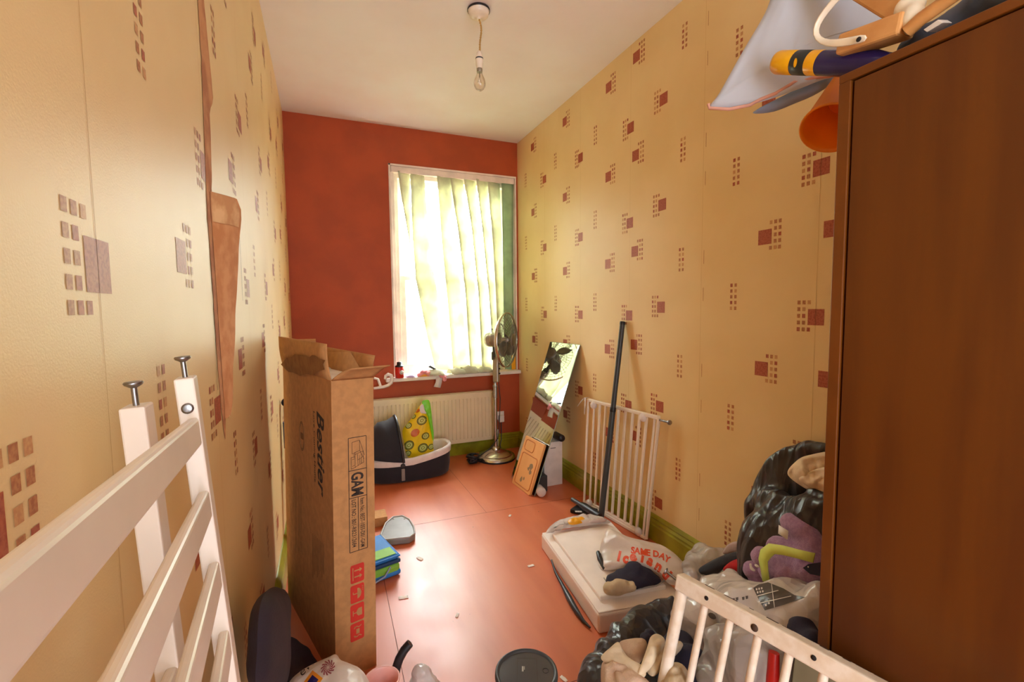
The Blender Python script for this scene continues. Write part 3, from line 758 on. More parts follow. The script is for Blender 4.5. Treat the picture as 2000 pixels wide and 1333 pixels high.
for k, (a, b, r) in enumerate(((.075,.17,.022), (.068,.135,.016), (.10,.15,.012), (.15,.06,.016), (.12,.075,.01))):
    sm_ = MB(); blot(sm_, CB(a, b, .0008), r, cu_, up, 0, seed=k+3); sm_.build('stain_mark', M['stain'], bd)
# white box, black-tipped roll and white roll behind the mirror
wbx = thing('white_carton', 'tall narrow white carton tucked behind the leaning mirror', 'box', (1.42, 2.82, 0))
MB().box((1.352, 2.735, 0), (1.492, 2.90, .305)).build('carton_body', M['whitecard'], wbx, bevel=.002)
MB().box((1.40, 2.7338, .262), (1.44, 2.7349, .266)).build('printed_line', M['charcoal'], wbx)
so_ = MB().lathe([(.0005,0),(.022,.002),(.024,.008),(.024,.11),(.020,.115),(.0005,.116)], (1.475, 2.705, .331), (.05, 1, -.02)).build('black_roll', M['black'])
single(so_, 'black cylinder end lying on top of the white carton', 'cylinder')
single(MB().lathe([(.0005,0),(.026,.001),(.030,.008),(.030,.20),(.026,.207),(.0005,.208)], (1.262, 2.585, .0305), (.12, 1, 0)).lathe([(.031,.02),(.0316,.022),(.0316,.03),(.031,.032)], (1.262, 2.585, .0305), (.12, 1, 0), caps=False).build('white_roll', M['liner']), 'white wrapped roll poking out on the floor under the mirror', 'roll')
single(MB().box((1.27,2.66,.0),(1.34,2.90,.11)).build('slate_tin', M['charcoal'], bevel=.006), 'dark grey box in shadow between mirror and white carton', 'box')

# ------------------------------------------------------------------ stair gate
gb0, gb1 = V((1.462, 2.400, .012)), V((1.522, 1.878, .012)); gt0, gt1 = V((1.520, 2.445, .642)), V((1.528, 1.800, .668))
sg_ = thing('stair_gate', 'white metal stair gate leaning against the right wall', 'stair gate', (1.5, 2.12, 0))
def GB(s_, t): a = gb0.lerp(gb1, s_); b = gt0.lerp(gt1, s_); return a.lerp(b, t)
MB().beam(GB(0,1), GB(1,1), .022, .018).build('top_rail', M['cotwhite'], sg_, bevel=.003)
MB().beam(GB(.0,0), GB(1,0), .022, .018).build('bottom_rail', M['cotwhite'], sg_, bevel=.003)
for s_, r in ((0,.0075),(.105,.0065),(.955,.0065),(1,.0085)): MB().tube([GB(s_,-.005), GB(s_,1.0)], r).build('upright', M['cotwhite'], sg_)
MB().beam(GB(.17,.02), GB(.90,.02), .014, .02).build('door_rail', M['cotwhite'], sg_, bevel=.002)
for s_ in (.20,.295,.395,.49,.585,.685,.775,.86):
    a, b = GB(s_, .02), GB(s_, .985); MB().beam(a, b, .017, .010, up=(1,0,0)).build('bar', M['cotwhite'], sg_, bevel=.003)
for s_, t in ((.11,.02),(.90,.02),(.11,.965),(.83,.975)):
    MB().ball(GB(s_, t)+V((-.006,0,0)), (.020,.024,.024)).build('hinge_knob', M['liner'], sg_)
MB().tube([GB(1,.985), GB(1,.985)+(GB(1,1)-GB(.9,1)).normalized()*.075], .0055).lathe([(.010,0),(.012,.003),(.012,.010),(.009,.014)], GB(1,.985)+(GB(1,1)-GB(.9,1)).normalized()*.07, (GB(1,1)-GB(.9,1)), n=16).build('wall_bolt', M['steel'], sg_)
p = GB(0,1)
MB().sheet([[p+V((-.012,.004,.012)), p+V((.01,.004,.014))], [p+V((-.02,.025,.008)), p+V((.0,.028,.010))], [p+V((-.03,.045,-.015)), p+V((-.012,.05,-.012))], [p+V((-.045,.06,-.05)), p+V((-.03,.068,-.045))]]).sheet([[p+V((-.02,-.004,.015)), p+V((-.02,.012,.015))], [p+V((-.022,-.004,-.03)), p+V((-.022,.012,-.03))], [p+V((-.026,0,-.09)), p+V((-.026,.010,-.088))]]).build('tied_strap', M['milky'], sg_, solid=.002)
# ------------------------------------------------------------------ dark pole leaning behind/through the gate
pl0, pl1 = V((1.404, 2.130, .0)), V((1.553, 2.140, 1.135))
po = thing('telescopic_pole', 'dark grey pole leaning on the wall in front of the stair gate', 'pole', (1.43, 2.135, 0))
MB().tube([pl0, pl0.lerp(pl1, .56)], .0165, 16).build('lower_tube', M['charcoal'], po)
MB().tube([pl0.lerp(pl1, .55), pl1], .0145, 16).build('upper_tube', M['charcoal'], po)
MB().lathe([(.0155,-.004),(.0175,0),(.0175,.02),(.0155,.024)], pl0.lerp(pl1, .56), (pl1-pl0)).build('joint_collar', M['black'], po)
MB().lathe([(.0155,0),(.0155,.014),(.013,.018)], pl1-(pl1-pl0).normalized()*.012, (pl1-pl0)).build('end_cap', M['black'], po)
# vacuum-head like floor tool beside gate foot
ft = thing('floor_tool', 'black floor tool with a handle lying at the foot of the stair gate', 'tool', (1.36, 2.27, 0))
a_, b_ = PZ(1118, 976, .045), PZ(1172, 1010, .05)
MB().tube([a_, a_.lerp(b_, .35)], .013).build('nozzle', M['charcoal'], ft)
MB().tube([a_.lerp(b_, .33), a_.lerp(b_, .45), b_], [.017,.024,.020], 16).build('handle', M['black'], ft)
h_ = [PZ(1113,1003,.0), PZ(1128,992,.0), PZ(1168,1002,.0), PZ(1160,1014,.0)]
MB().prism([V((p.x,p.y,.002)) for p in h_], (0,0,.024)).build('tool_head', M['black'], ft, bevel=.006)
tm = MB(); q0 = PZ(1124, 1001, .027); text_on(tm, 'ACE', V((q0.x, q0.y, .0268)), (.8,-.55,0), (.35,.8,0), .022, bold=.02) if False else None
for k in range(3): tm.quad(V((q0.x+.012*k, q0.y-.006*k, .0268)), (.012,-.004,0), (.005,.018,0))
tm.build('white_print', M['whiteprint'], ft)

# ------------------------------------------------------------------ polystyrene tray with its inset lid
pc = [V((.905,1.382,0)), V((1.262,1.330,0)), V((1.375,1.985,0)), V((.982,2.025,0))]
pt = thing('polystyrene_slab', 'white polystyrene packing slab lying on the red floor', 'packing foam', (1.13, 1.68, 0))
pcen = sum(pc, V((0,0,0)))/4
MB().prism([p+V((0,0,.001)) for p in pc], (0,0,.078)).build('slab', M['poly'], pt, bevel=.010, seg=3)
MB().prism([pcen+(p-pcen)*.985+V((0,0,.078)) for p in pc] , (0,0,.006)).build('rim', M['poly'], pt, bevel=.003)
MB().prism([pcen+(p-pcen)*.80+V((0,0,.082)) for p in pc], (0,0,.020)).build('raised_lid', M['poly'], pt, bevel=.005)
TOP = .103
# dark strap along its left side
e0, e1 = PZ(1082,1092,.02), PZ(1121,1166,.012)
sp_ = [V((.955,1.86,.03)), V((.935,1.78,.016)), V((.925,1.70,.008)), V((.905,1.60,.010)), V((.892,1.53,.012)), V((.886,1.46,.010)), V((.892,1.42,.008))]
single(MB().tube(sp_, [.004,.006,.008,.013,.012,.007,.004], 8).build('black_strap', M['black']), 'black strap lying along the left side of the polystyrene slab', 'strap')
# yellow-printed plastic wrapper at the far end
ol = [PZ(x, y, TOP+.004) for x, y in ((1066,1042),(1080,1024),(1110,1013),(1150,1009),(1182,1014),(1192,1022),(1160,1026),(1120,1031),(1085,1036))]
wr_ = thing('plastic_wrapper', 'crumpled clear and yellow wrapper at the far end of the polystyrene slab', 'wrapper', ol[0])
pillow(ol, (0,0,1), .022, amp=.009, sc=26, flat=True).build('wrapper_film', M['milky'], wr_)
ol = [PZ(x, y, TOP+.02) for x, y in ((1108,1020),(1122,1014),(1142,1014),(1140,1021),(1118,1026))]
pillow(ol, (0,0,1), .016, amp=.004, sc=40, flat=True).build('yellow_label', M['amber'], wr_)
ol = [PZ(x, y, TOP+.022) for x, y in ((1150,1022),(1160,1015),(1184,1014),(1180,1020))]
pillow(ol, (0,0,1), .008, amp=.003, sc=40, flat=True).build('grey_label', M['greycloth'], wr_)
# navy zip pouch, beige roll and black clip
def dome(name, m, outl, z, th, amp, sc, parent=None, nrm=(0,0,1), **kw):
    return pillow([PZ(x, y, z) for x, y in outl], nrm, th, amp=amp, sc=sc, flat=True, **kw).build(name, m, parent)
zp = thing('zip_pouch', 'navy zipped pouch poking out of the red-lettered carrier bag', 'pouch', PZ(1235,1135,TOP))
o = lump('pouch_body', [(PZ(1240,1128,TOP+.022), (.092,.065,.032), (0,0,-.12)), (PZ(1205,1135,TOP+.015), (.05,.045,.02)), (PZ(1275,1132,TOP+.012), (.04,.035,.016)), (PZ(1240,1112,TOP+.045), (.04,.04,.025))], M['navy'], zp, voxel=.006, amp=.003, sc=20, floor=TOP)
zz_ = [PZ(x, y, TOP+.012) for x, y in ((1178,1128),(1186,1140),(1210,1148),(1245,1148),(1280,1143),(1297,1133))]
MB().tube([p+V((0,-.006,0)) for p in zz_], .0022, 8).build('zip', M['greyrim'], zp)
single(lump('beige_bundle', [(PZ(1211,1147,TOP+.026), (.050,.032,.026), (0,0,-.1)), (PZ(1192,1150,TOP+.020), (.03,.028,.02)), (PZ(1232,1147,TOP+.022), (.026,.024,.02))], M['stone'], voxel=.005, amp=.0045, sc=24, floor=TOP), 'small beige cloth bundle in front of the navy pouch', 'cloth')
ck = [PZ(x, y, TOP+.01) for x, y in ((1168,1088),(1172,1100),(1180,1112))]
single(MB().tube([ck[0]+V((0,0,.02)), ck[1]+V((0,0,.016)), ck[2]], [.009,.012,.006], 10).tube([ck[1]+V((0,0,.01)), ck[1]+V((.012,.018,.03))], .004, 8).build('black_clip', M['black']), 'small black clip beside the carrier bag on the slab', 'clip')
# carrier bag with red lettering
cg = thing('carrier_bag', 'white frozen-food carrier bag with red lettering on the polystyrene slab', 'carrier bag', PZ(1250,1110,TOP))
def tuck(p): 
    if p.z < TOP+.002: p.z = TOP+.002
T_ = TOP
m = patch_z(((1174,1112,T_+.004),(1170,1085,T_+.012),(1176,1055,T_+.05),(1184,1036,T_+.075),(1196,1036,T_+.07),(1225,1050,T_+.05),(1262,1060,T_+.04),(1298,1070,T_+.03),(1328,1092,T_+.02),(1346,1118,T_+.01),(1338,1142,T_+.004),(1308,1142,T_+.006),(1284,1120,T_+.03),(1245,1104,T_+.045),(1210,1112,T_+.02)), T_, .045, .008, 7, flat=True)
bag = m.build('bag_film', M['carrier'], cg)

# lettering on the carrier bag
lt = MB(); d_ = (PZ(1260,1110,TOP)-EYE).normalized(); rr_ = V((d_.y, -d_.x, 0)).normalized(); uu_ = rr_.cross(d_).normalized()
def at_(x, y): return EYE+ray(x, y)*1.45
def arc_text(mb, body, pts, size, mi=0, **kw):
    """letters along a bent base line of image points"""
    P = [at_(x, y) for x, y in pts]; seg = [(P[i+1]-P[i]).length for i in range(len(P)-1)]; tot = sum(seg)
    ws = [max(v.x for v in text_shape(ch, size, **kw)[0]) if ch != ' ' else size*.35 for ch in body]
    gap = (tot-sum(ws))/max(1, len(body)-1); s_ = 0
    for ch, w_ in zip(body, ws):
        m_ = s_+w_/2; i = 0; acc = 0
        while i < len(seg)-1 and acc+seg[i] < m_: acc += seg[i]; i += 1
        u = (P[i+1]-P[i]).normalized(); o = P[i]+u*(m_-acc); v = (-d_).cross(u).normalized()
        if ch != ' ': text_on(mb, ch, o-u*w_/2, u, v, size, mi, **kw)
        s_ += w_+gap
arc_text(lt, 'Iceland', [(1186,1090),(1212,1097),(1238,1090),(1264,1098),(1290,1116),(1312,1140)], .054, bold=.06)
arc_text(lt, 'SAME DAY', [(1222,1070),(1245,1074),(1270,1078),(1295,1082),(1322,1098)], .036, bold=.04)
cling(lt, obj_bvh(bag), d_).build('lettering', M['carrierred'], cg)

# ------------------------------------------------------------------ tall carton
def on_plane(x, y, o, n): d = ray(x, y); return EYE+d*((o-EYE).dot(n)/d.dot(n))
LEAN = Matrix.Rotation(math.radians(1.6), 4, V((0,1,0)))
bo = V((-.006, 1.520, 0)); e1 = V((.956, .295, 0)).normalized(); e2 = V((-.295, .956, 0)).normalized(); e3 = V((0,0,1))
tilt = Matrix.Rotation(math.radians(1.2), 3, e2)
e1, e3 = tilt @ e1, tilt @ e3
bw, bd_, bh, th = .137, .60, 1.0, .004
def BX(a, b, c): return bo+e1*a+e2*b+e3*c
cb = thing('cardboard_carton', 'tall brown cardboard carton with open flaps standing by the left wall', 'cardboard box', bo+e1*.07+e2*.3)
m = MB()
def slab(a0, b0, c0, a1, b1, c1, mi=0):
    vs = [BX(*p) for p in ((a0,b0,c0),(a1,b0,c0),(a1,b1,c0),(a0,b1,c0),(a0,b0,c1),(a1,b0,c1),(a1,b1,c1),(a0,b1,c1))]
    m.add(vs, [(3,2,1,0),(4,5,6,7),(0,1,5,4),(1,2,6,5),(2,3,7,6),(3,0,4,7)], mi)
slab(0,0,0,bw,th,bh); slab(0,bd_-th,0,bw,bd_,bh); slab(0,th,0,th,bd_-th,bh); slab(bw-th,th,0,bw,bd_-th,bh); slab(th,th,0,bw-th,bd_-th,th)
m.build('carton_body', M['card'], cb)
m = MB(); slab(th+.002,th+.002,bh-.25,bw-th-.002,bd_-th-.002,bh-.004); m.build('foam_insert', M['foam'], cb, bevel=.004)
def flap(name, base0, base1, out, mi='card', cut=0.0, nn=6):
    """a flap hinged on base0-base1, its free edge displaced by out; slightly bowed"""
    b0, b1, o_ = V(base0), V(base1), V(out); rows = []
    for k in range(nn+1):
        t = k/nn; bow = math.sin(PI*t)*.004
        p, q = b0+o_*t, b1+o_*t; dd = (b1-b0)*cut*t
        rows.append([(p+dd).lerp(q-dd, i/8)+o_.cross(b1-b0).normalized()*bow*(1+.6*math.sin(i*.8)) for i in range(9)])
    return MB().sheet(rows).build(name, [M[mi], M['cardin']], cb, solid=.004)
flap('flap', BX(0,0,bh), BX(0,bd_,bh), e3*.115-e1*.012, cut=.0)
flap('flap', BX(bw,0,bh), BX(bw,bd_,bh), e3*.072+e1*.006)
rows = []
for k in range(7):
    t = k/6; a, b = BX(.002,0,bh).lerp(BX(.044,-.062,bh+.040), t), BX(bw,0,bh).lerp(BX(bw+.034,-.058,bh+.042), t)
    rows.append([a.lerp(b, i/8)+V((0,0,.006*math.sin(PI*t))) for i in range(9)])
MB().sheet(rows).build('flap', [M['card'], M['cardin']], cb, solid=.004)
flap('flap', BX(0,bd_,bh), BX(bw,bd_,bh), e3*.10+e2*.02)
m = MB(); m.sheet([[BX(bw-.006,.02,bh-.02), BX(bw-.02,.30,bh-.02)], [BX(bw-.004,.20,bh+.072), BX(bw-.03,.5,bh+.05)]], 0).build('tucked_flap', M['cardin'], cb, solid=.003)
# torn brown patch across the long flap
m = MB(); oF = BX(0,0,bh); nF = -e1; 
tp = [(562,699),(551,712),(558,720),(566,727),(575,728),(588,734),(600,731),(615,733),(623,726),(637,722),(634,712),(638,704),(626,701),(618,695),(612,694),(607,698),(594,694),(578,692),(572,697)]
tpp = [on_plane(x, y, BX(-.006-.012*.4, .3, bh+.05), (e1*-1+e3*-.11).normalized()) for x, y in tp]
m.add([p-e1*.0045 for p in tpp], [tuple(range(len(tpp)))], 0); m.build('torn_patch', M['cardtorn'], cb)
# print
nL = -e1; nF = -e2
def LF(x, y): return on_plane(x, y, BX(0,0,0), nL)-e1*.0006
def FF(x, y): return on_plane(x, y, BX(0,0,0), nF)-e2*.0006
pr = MB()
top, bot = LF(626,800), LF(629,968)
text_on(pr, 'Bestier', LF(619,800), -e3, -e2, .105, 0, width=(top-bot).length, bold=.02, shear=.25)
text_on(pr, 'Love Coming Home', LF(612,802), -e3, -e2, .026, 0, width=(top-bot).length*.86)
pr.build('printed_brand', M['ink'], cb)
pr = MB(); c = LF(590,852)
for r_ in (.9, 1.0):
    pr.tube([c+e3*.055*r_*math.cos(a*PI/12)+e2*.030*r_*math.sin(a*PI/12) for a in range(24)], .0012, 4, closed=True)
pr.quad(c-e3*.012-e2*.018, e3*.024, e2*.036)
pr.build('printed_emblem', M['inkpale'], cb)
pr = MB()
for k, (x, y0, y1) in enumerate(((574,932,990),(578,935,1080),(584,935,1085),(588,936,1078))):
    a, b = LF(x, y0), LF(x, y1); pr.quad(b, a-b, -e2*.003)
for k in range(8):
    a, b = LF(611+k*3, 1042+k*3), LF(611+k*3, 1128-(k % 3)*6); pr.quad(b, a-b, -e2*.004)
pr.build('printed_notes', M['inkpale'], cb)
# label frame on the narrow face: sketch of a desk, GAM, item and lot numbers
P0, P1 = FF(680,857), FF(680,1082); P2 = FF(715,851)
fw = (P2-P0).dot(e1); fh = (P0-P1).dot(e3)
def FP(a, b): return P0+e1*a*fw-e3*b*fh       # a across, b down the frame
lb = MB()
def ln(a0, b0, a1, b1, w=.0022):
    p, q = FP(a0, b0), FP(a1, b1); d = (q-p).normalized(); s_ = d.cross(e2).normalized()*w/2
    lb.add([p-s_, q-s_, q+s_, p+s_], [(0,1,2,3)], 0)
for q in ((0,0,1,0),(0,1,1,1),(0,0,0,1),(1,0,1,1),(0,.285,1,.285),(0,.525,1,.525),(.5,.525,.5,1)): ln(*q)
for q in ((.2,.04,.2,.14),(.2,.04,.62,.03),(.62,.03,.62,.12),(.2,.14,.62,.12),(.62,.03,.9,.17),(.62,.12,.86,.2),(.3,.14,.3,.17),(.36,.13,.36,.26),(.36,.15,.8,.13),(.8,.13,.84,.23),(.36,.26,.84,.23),(.14,.17,.14,.27),(.14,.17,.36,.17),(.14,.27,.4,.26),(.2,.19,.34,.185),(.2,.25,.34,.24),(.5,.15,.52,.25),(.6,.16,.62,.24),(.7,.15,.71,.24),(.52,.2,.8,.18)): ln(*q, w=.0013)
text_on(lb, 'GAM', FP(.16,.305), -e3, e1, fw*.92, 0, width=fh*.205, bold=.03)
text_on(lb, 'Item No.: BEST-1055-D01-GAM', FP(.62,.54), -e3, e1, fw*.34, 0, width=fh*.44, bold=.01)
text_on(lb, 'LOT NO.: B01-RB2312684', FP(.14,.54), -e3, e1, fw*.34, 0, width=fh*.42, bold=.01)
lb.build('printed_label', M['ink'], cb)
for k, (y0, y1) in enumerate(((1103,1139),(1143,1178),(1181,1215),(1218,1253))):
    a = FF(684, y0+4); b = FF(711, y0-3); c_ = FF(684, y1+4); w_ = (b-a).dot(e1); h_ = (a-c_).dot(e3)
    def IP(u, v, l=0): return a+e1*u*w_-e3*v*h_-e2*l
    ic = MB(); ic.add([IP(u, v) for u, v in rr(0,0,1,1,.12)], [tuple(range(24))], 0)
    base = ic.build('printed_icon', M['redink'], cb)
    gl = MB()
    def g_(pts): gl.add([IP(u, v, .0005) for u, v in pts], [tuple(range(len(pts)))], 0)
    def gs_(u0, v0, u1, v1, w=.05):
        d = V((u1-u0, v1-v0, 0)).normalized(); s_ = V((-d.y, d.x, 0))*w/2
        g_([(u0-s_.x, v0-s_.y), (u1-s_.x, v1-s_.y), (u1+s_.x, v1+s_.y), (u0+s_.x, v0+s_.y)])
    if k == 0:
        gs_(.18,.15,.18,.85)
        for v in (.33,.67): gs_(.28,v,.7,v,.07); g_([(.66,v-.12),(.85,v),(.66,v+.12)])
    elif k == 1:
        g_([(.5,.2),(.62,.22),(.74,.32),(.8,.5),(.74,.68),(.62,.78),(.5,.8)]); gs_(.2,.5,.5,.5,.05); gs_(.2,.5,.2,.38,.05)
        for v in (.15,.25,.35): gs_(.84,v,.92,v+.06,.03)
    elif k == 2:
        g_([(.84,.28),(.84,.72),(.58,.72),(.46,.6),(.44,.5),(.46,.4),(.58,.28)]); gs_(.2,.5,.46,.5,.05); gs_(.2,.35,.2,.65,.05)
    else:
        g_([(.42,.36),(.66,.36),(.66,.64),(.42,.64)])
        for sg in (-1, 1):
            for q in ((.25,.2,.45,.3),(.45,.3,.62,.22),(.62,.22,.8,.3),(.3,.3,.4,.24)):
                gs_(q[0], .5+sg*(q[1]-.0), q[2], .5+sg*(q[3]-.0), .05)
    gl.build('printed_pictogram', M['card'], base)

# dark folded umbrella in the gap by the left wall
um = thing('folded_umbrella', 'dark folded umbrella with a pale blue band in the gap behind the carton', 'umbrella', (-.165, 2.5, 0))
MB().tube([(-.150,2.44,.012), (-.172,2.5,.40), (-.178,2.53,.58)], [.012,.022,.026]).build('folded_canopy', M['seatcloth'], um)
MB().tube([(-.1775,2.525,.53), (-.1805,2.535,.66)], [.031,.030]).build('tie_band', M['bluelt'], um)
MB().tube([(-.1795,2.53,.655), (-.1825,2.545,.72), (-.184,2.55,.75)], [.024,.022,.020]).ball((-.184,2.55,.758), (.030,.030,.024)).build('handle', M['navy'], um)

# ------------------------------------------------------------------ carrycot
cc = V((.545, 3.335, 0)); La, Lb = .300, .158
ct = thing('carrycot', 'black pram carrycot with a raised hood and white padded liner below the radiator', 'carrycot', cc)
def ov(k, a, b, z, n=40, p=2.8):
    t = 2*PI*k/n; c_, s_ = math.cos(t), math.sin(t)
    return V((cc.x+a*abs(c_)**(2/p)*(1 if c_ >= 0 else -1), cc.y+b*abs(s_)**(2/p)*(1 if s_ >= 0 else -1), z))
def loft(prof, n=40, mi=0, mb=None, rise=0):
    mb = mb or MB(); vs = []
    for a, b, z in prof: vs += [ov(k, a, b, z, n)+V((0,0,rise*max(0, ov(k,a,b,z,n).x-cc.x-.0)*1.0 if z > .1 else 0)) for k in range(n)]
    mb.add(vs, [(i*n+k, i*n+(k+1) % n, (i+1)*n+(k+1) % n, (i+1)*n+k) for i in range(len(prof)-1) for k in range(n)], mi, True)
    mb.add(vs[:n], [tuple(range(n))[::-1]], mi); return mb
RZ = .165
loft([(La-.03,Lb-.03,.004),(La-.012,Lb-.012,.02),(La-.004,Lb-.004,.08),(La,Lb,RZ)], rise=.16).build('tub', M['blackcloth'], ct)
loft([(La-.03,Lb-.03,.03),(La-.022,Lb-.022,.08),(La-.02,Lb-.02,RZ),(La-.012,Lb-.012,RZ+.014),(La+.002,Lb+.002,RZ+.014),(La+.008,Lb+.008,RZ),(La+.005,Lb+.005,RZ-.035)], rise=.16).build('liner', M['liner'], ct)
piv = V((cc.x-.065, cc.y, RZ-.01)); rows = []
for k in range(13):
    an = math.radians(96+74*k/12); row = []
    for i in range(25):
        b = PI*i/24; rr_h = .300-.03*math.sin(k/12*PI*3)**2*(.6)
        row.append(piv+V((math.cos(an)*rr_h*math.sin(b)**.7, -(Lb+.006)*math.cos(b), math.sin(an)*rr_h*math.sin(b)**.7)))
    rows.append(row)
hd = MB().sheet(rows).build('hood', M['blackcloth'], ct, solid=.004)
MB().tube(rows[0], .010, 8).build('hood_hoop', M['black'], hd)
for (x, z0, z1) in ((cc.x-.072, .03, .115),):
    MB().box((x-.012, cc.y-Lb-.016, z0), (x+.012, cc.y-Lb-.004, z1)).build('hinge_bracket', M['grey'], ct, bevel=.003)
    MB().lathe([(.016,0),(.016,.010),(.012,.012)], (x, cc.y-Lb-.004, z1+.02), (0,-1,0)).build('hinge_button', M['black'], ct)
# kiwi-print bag standing in the carrycot
kb = thing('fruit_print_bag', 'yellow kiwi-print bag with lime lining standing in the carrycot', 'bag', PY(820,885,3.32))
YK = 3.33
yb = pillow([PY(x, y, YK) for x, y in ((786,842),(797,826),(808,812),(817,797),(826,789),(833,803),(839,822),(845,846),(846,868),(845,892),(818,897),(796,893),(790,870))], (0,-1,0), .045, amp=.006, sc=16).build('bag_cloth', M['yellow'], kb)
bv = obj_bvh(yb); dK = (PY(820,840,YK)-EYE).normalized(); uK = V((dK.y,-dK.x,0)).normalized(); vK = uK.cross(dK).normalized()
def disc(mb, x, y, rx, ry_, mi, rot=0, n=20, push=0):
    c = PY(x, y, YK)-dK*(.2); cs, sn = math.cos(rot), math.sin(rot)
    mb.add([c+uK*(rx*math.cos(2*PI*k/n)*cs-ry_*math.sin(2*PI*k/n)*sn)+vK*(rx*math.cos(2*PI*k/n)*sn+ry_*math.sin(2*PI*k/n)*cs) for k in range(n)], [tuple(range(n))], mi)
for (x, y, r) in ((824,822,.034),(831,852,.026),(799,870,.034),(826,875,.034),(798,832,.022),(807,814,.018),(842,873,.022),(797,886,.022)):
    for k, (rx, ry_, m_, lift) in enumerate(((1.12,.95,'kiwidark',.0015),(.9,.75,'kiwi',.0022),(.66,.52,'kiwipale',.0029),(.5,.38,'kiwi',.0036),(.2,.14,'kiwipale',.0043))):
        mm = MB(); disc(mm, x, y, r*rx, r*ry_, 0, .5); q = cling(mm, bv, dK, lift)
        if q.f: q.build('kiwi_print', M[m_], yb)
for (x, y, rx, ry_) in ((811,846,.034,.026),(816,803,.018,.012)):
    mm = MB(); disc(mm, x, y, rx, ry_, 0, .6); q = cling(mm, bv, dK, .0022)
    if q.f: q.build('fruit_print', M['fruit'], yb)
pillow([PY(x, y, YK-.028) for x, y in ((824,786),(830,782),(838,783),(842,800),(844,822),(847,846),(846,862),(841,840),(836,815),(829,800))], (0,-1,0), .014, amp=.005, sc=30).build('lining', M['lime'], kb)
pillow([PY(x, y, YK-.045) for x, y in ((820,795),(826,790),(830,802),(833,808),(827,808),(821,806))], (0,-1,0), .006, amp=.003, sc=40).build('white_label', M['whitecard'], kb)

# ------------------------------------------------------------------ things on the floor beside the carton
lk = V((.287, 2.075, 0)); l1 = V((-.965, -.26, 0)).normalized(); l2 = V((-.26, .965, 0)).normalized()
lu = thing('lunch_bag', 'blue and green insulated lunch bag lying behind the carton', 'lunch bag', lk)
def LB(a, b, c): return lk+l1*a*.84+l2*b+V((0,0,c))
def lbox(mb, a0, b0, c0, a1, b1, c1):
    vs = [LB(*p) for p in ((a0,b0,c0),(a0,b1,c0),(a1,b1,c0),(a1,b0,c0),(a0,b0,c1),(a0,b1,c1),(a1,b1,c1),(a1,b0,c1))]
    return mb.add(vs, [(3,2,1,0),(4,5,6,7),(0,1,5,4),(1,2,6,5),(2,3,7,6),(3,0,4,7)])
lbox(MB(), 0,0,.002, .30,.24,.060).build('lower_body', M['lunchgreen'], lu, bevel=.018, seg=4)
lbox(MB(), -.003,-.003,.003, .303,.243,.030).build('blue_base', M['lunchblue'], lu, bevel=.012, seg=3)
lbox(MB(), -.002,-.002,.060, .302,.242,.078).build('zip_band', M['lunchdark'], lu, bevel=.006)
lbox(MB(), .004,.004,.076, .296,.236,.100).build('lid', M['lunchblue'], lu, bevel=.012, seg=4)
lbox(MB(), .02,.012,.0995, .29,.085,.1025).build('green_lid_panel', M['lunchgreen'], lu, bevel=.001)
MB().tube([LB(.004,.004,.092), LB(.296,.004,.092), LB(.296,.236,.092), LB(.004,.236,.092)], .005, 8, closed=True).build('piping', M['lunchblue'], lu)
MB().tube([LB(.06,-.004,.055), LB(.10,-.02,.03), LB(.16,-.024,.02), LB(.22,-.014,.04)], .004, 8).build('handle_loop', M['bluelt'], lu)
dt = [PZ(x, y, .035) for x, y in ((742,1046),(752,1056),(800,1051),(811,1043),(809,1030),(800,1015),(786,1008),(768,1010),(753,1022))]
tr = thing('grey_tray', 'grey moulded D-shaped tray lying on the floor behind the lunch bag', 'tray', dt[0])
dc = sum(dt, V((0,0,0)))/len(dt)
MB().prism([V((p.x,p.y,.002)) for p in dt], (0,0,.033)).build('tray_body', M['grey'], tr, bevel=.008, seg=3)
MB().tube([dc+(p-dc)*.97+V((0,0,.001)) for p in dt], .005, 8, closed=True).build('tray_rim', M['greyrim'], tr)
for x, y in ((768,1014),(790,1014)): MB().lathe([(.005,0),(.005,.002),(.003,.003)], PZ(x, y, .0355), n=12).build('stud', M['greyrim'], tr)
q0 = PZ(757,1027,0)
single(MB().box((q0.x-.13, q0.y, .001), (q0.x, q0.y+.11, .052)).build('small_carton', M['card'], bevel=.001), 'small cardboard box on the floor half hidden behind the tall carton', 'box')

# ------------------------------------------------------------------ window-sill clutter
SZ = WZ0
q = PY(781, 749, 3.605)
can = thing('spray_can', 'short red tin with a black cap at the left end of the window sill', 'tin', (q.x, 3.605, SZ))
MB().lathe([(.030,0),(.033,.003),(.033,.086),(.030,.090)], (q.x, 3.605, SZ)).build('tin_body', M['red'], can)
MB().lathe([(.0335,.086),(.0335,.094),(.026,.098),(.020,.100),(.019,.122),(.012,.126),(.001,.127)], (q.x, 3.605, SZ)).build('cap', M['black'], can)
cl_ = MB().lathe([(.017,0),(.017,.0008),(.0005,.001)], (q.x+.012, 3.605-.032, SZ+.045), (.36,-.93,0)).build('round_label', M['whiteprint'], can)
MB().lathe([(.012,.0012),(.010,.0014)], (q.x+.012, 3.605-.032, SZ+.045), (.36,-.93,0), caps=False).build('label_ring', M['charcoal'], cl_)
def sill(name, m, pts, th, amp, sc, y=3.60, z=SZ, parent=None):
    return pillow([V((PY(x, 735, y).x, yy, z)) for x, yy in pts], (0,0,1), th, amp=amp, sc=sc, flat=True).build(name, m, parent)
lw_ = thing('lilac_wrapper', 'lilac and white wrapper on the sill beside the red tin', 'wrapper', PY(798,742,3.6))
sill('film', M['lilac'], ((791,3.60),(806,3.585),(814,3.61),(812,3.64),(796,3.645)), .018, .006, 30, parent=lw_)
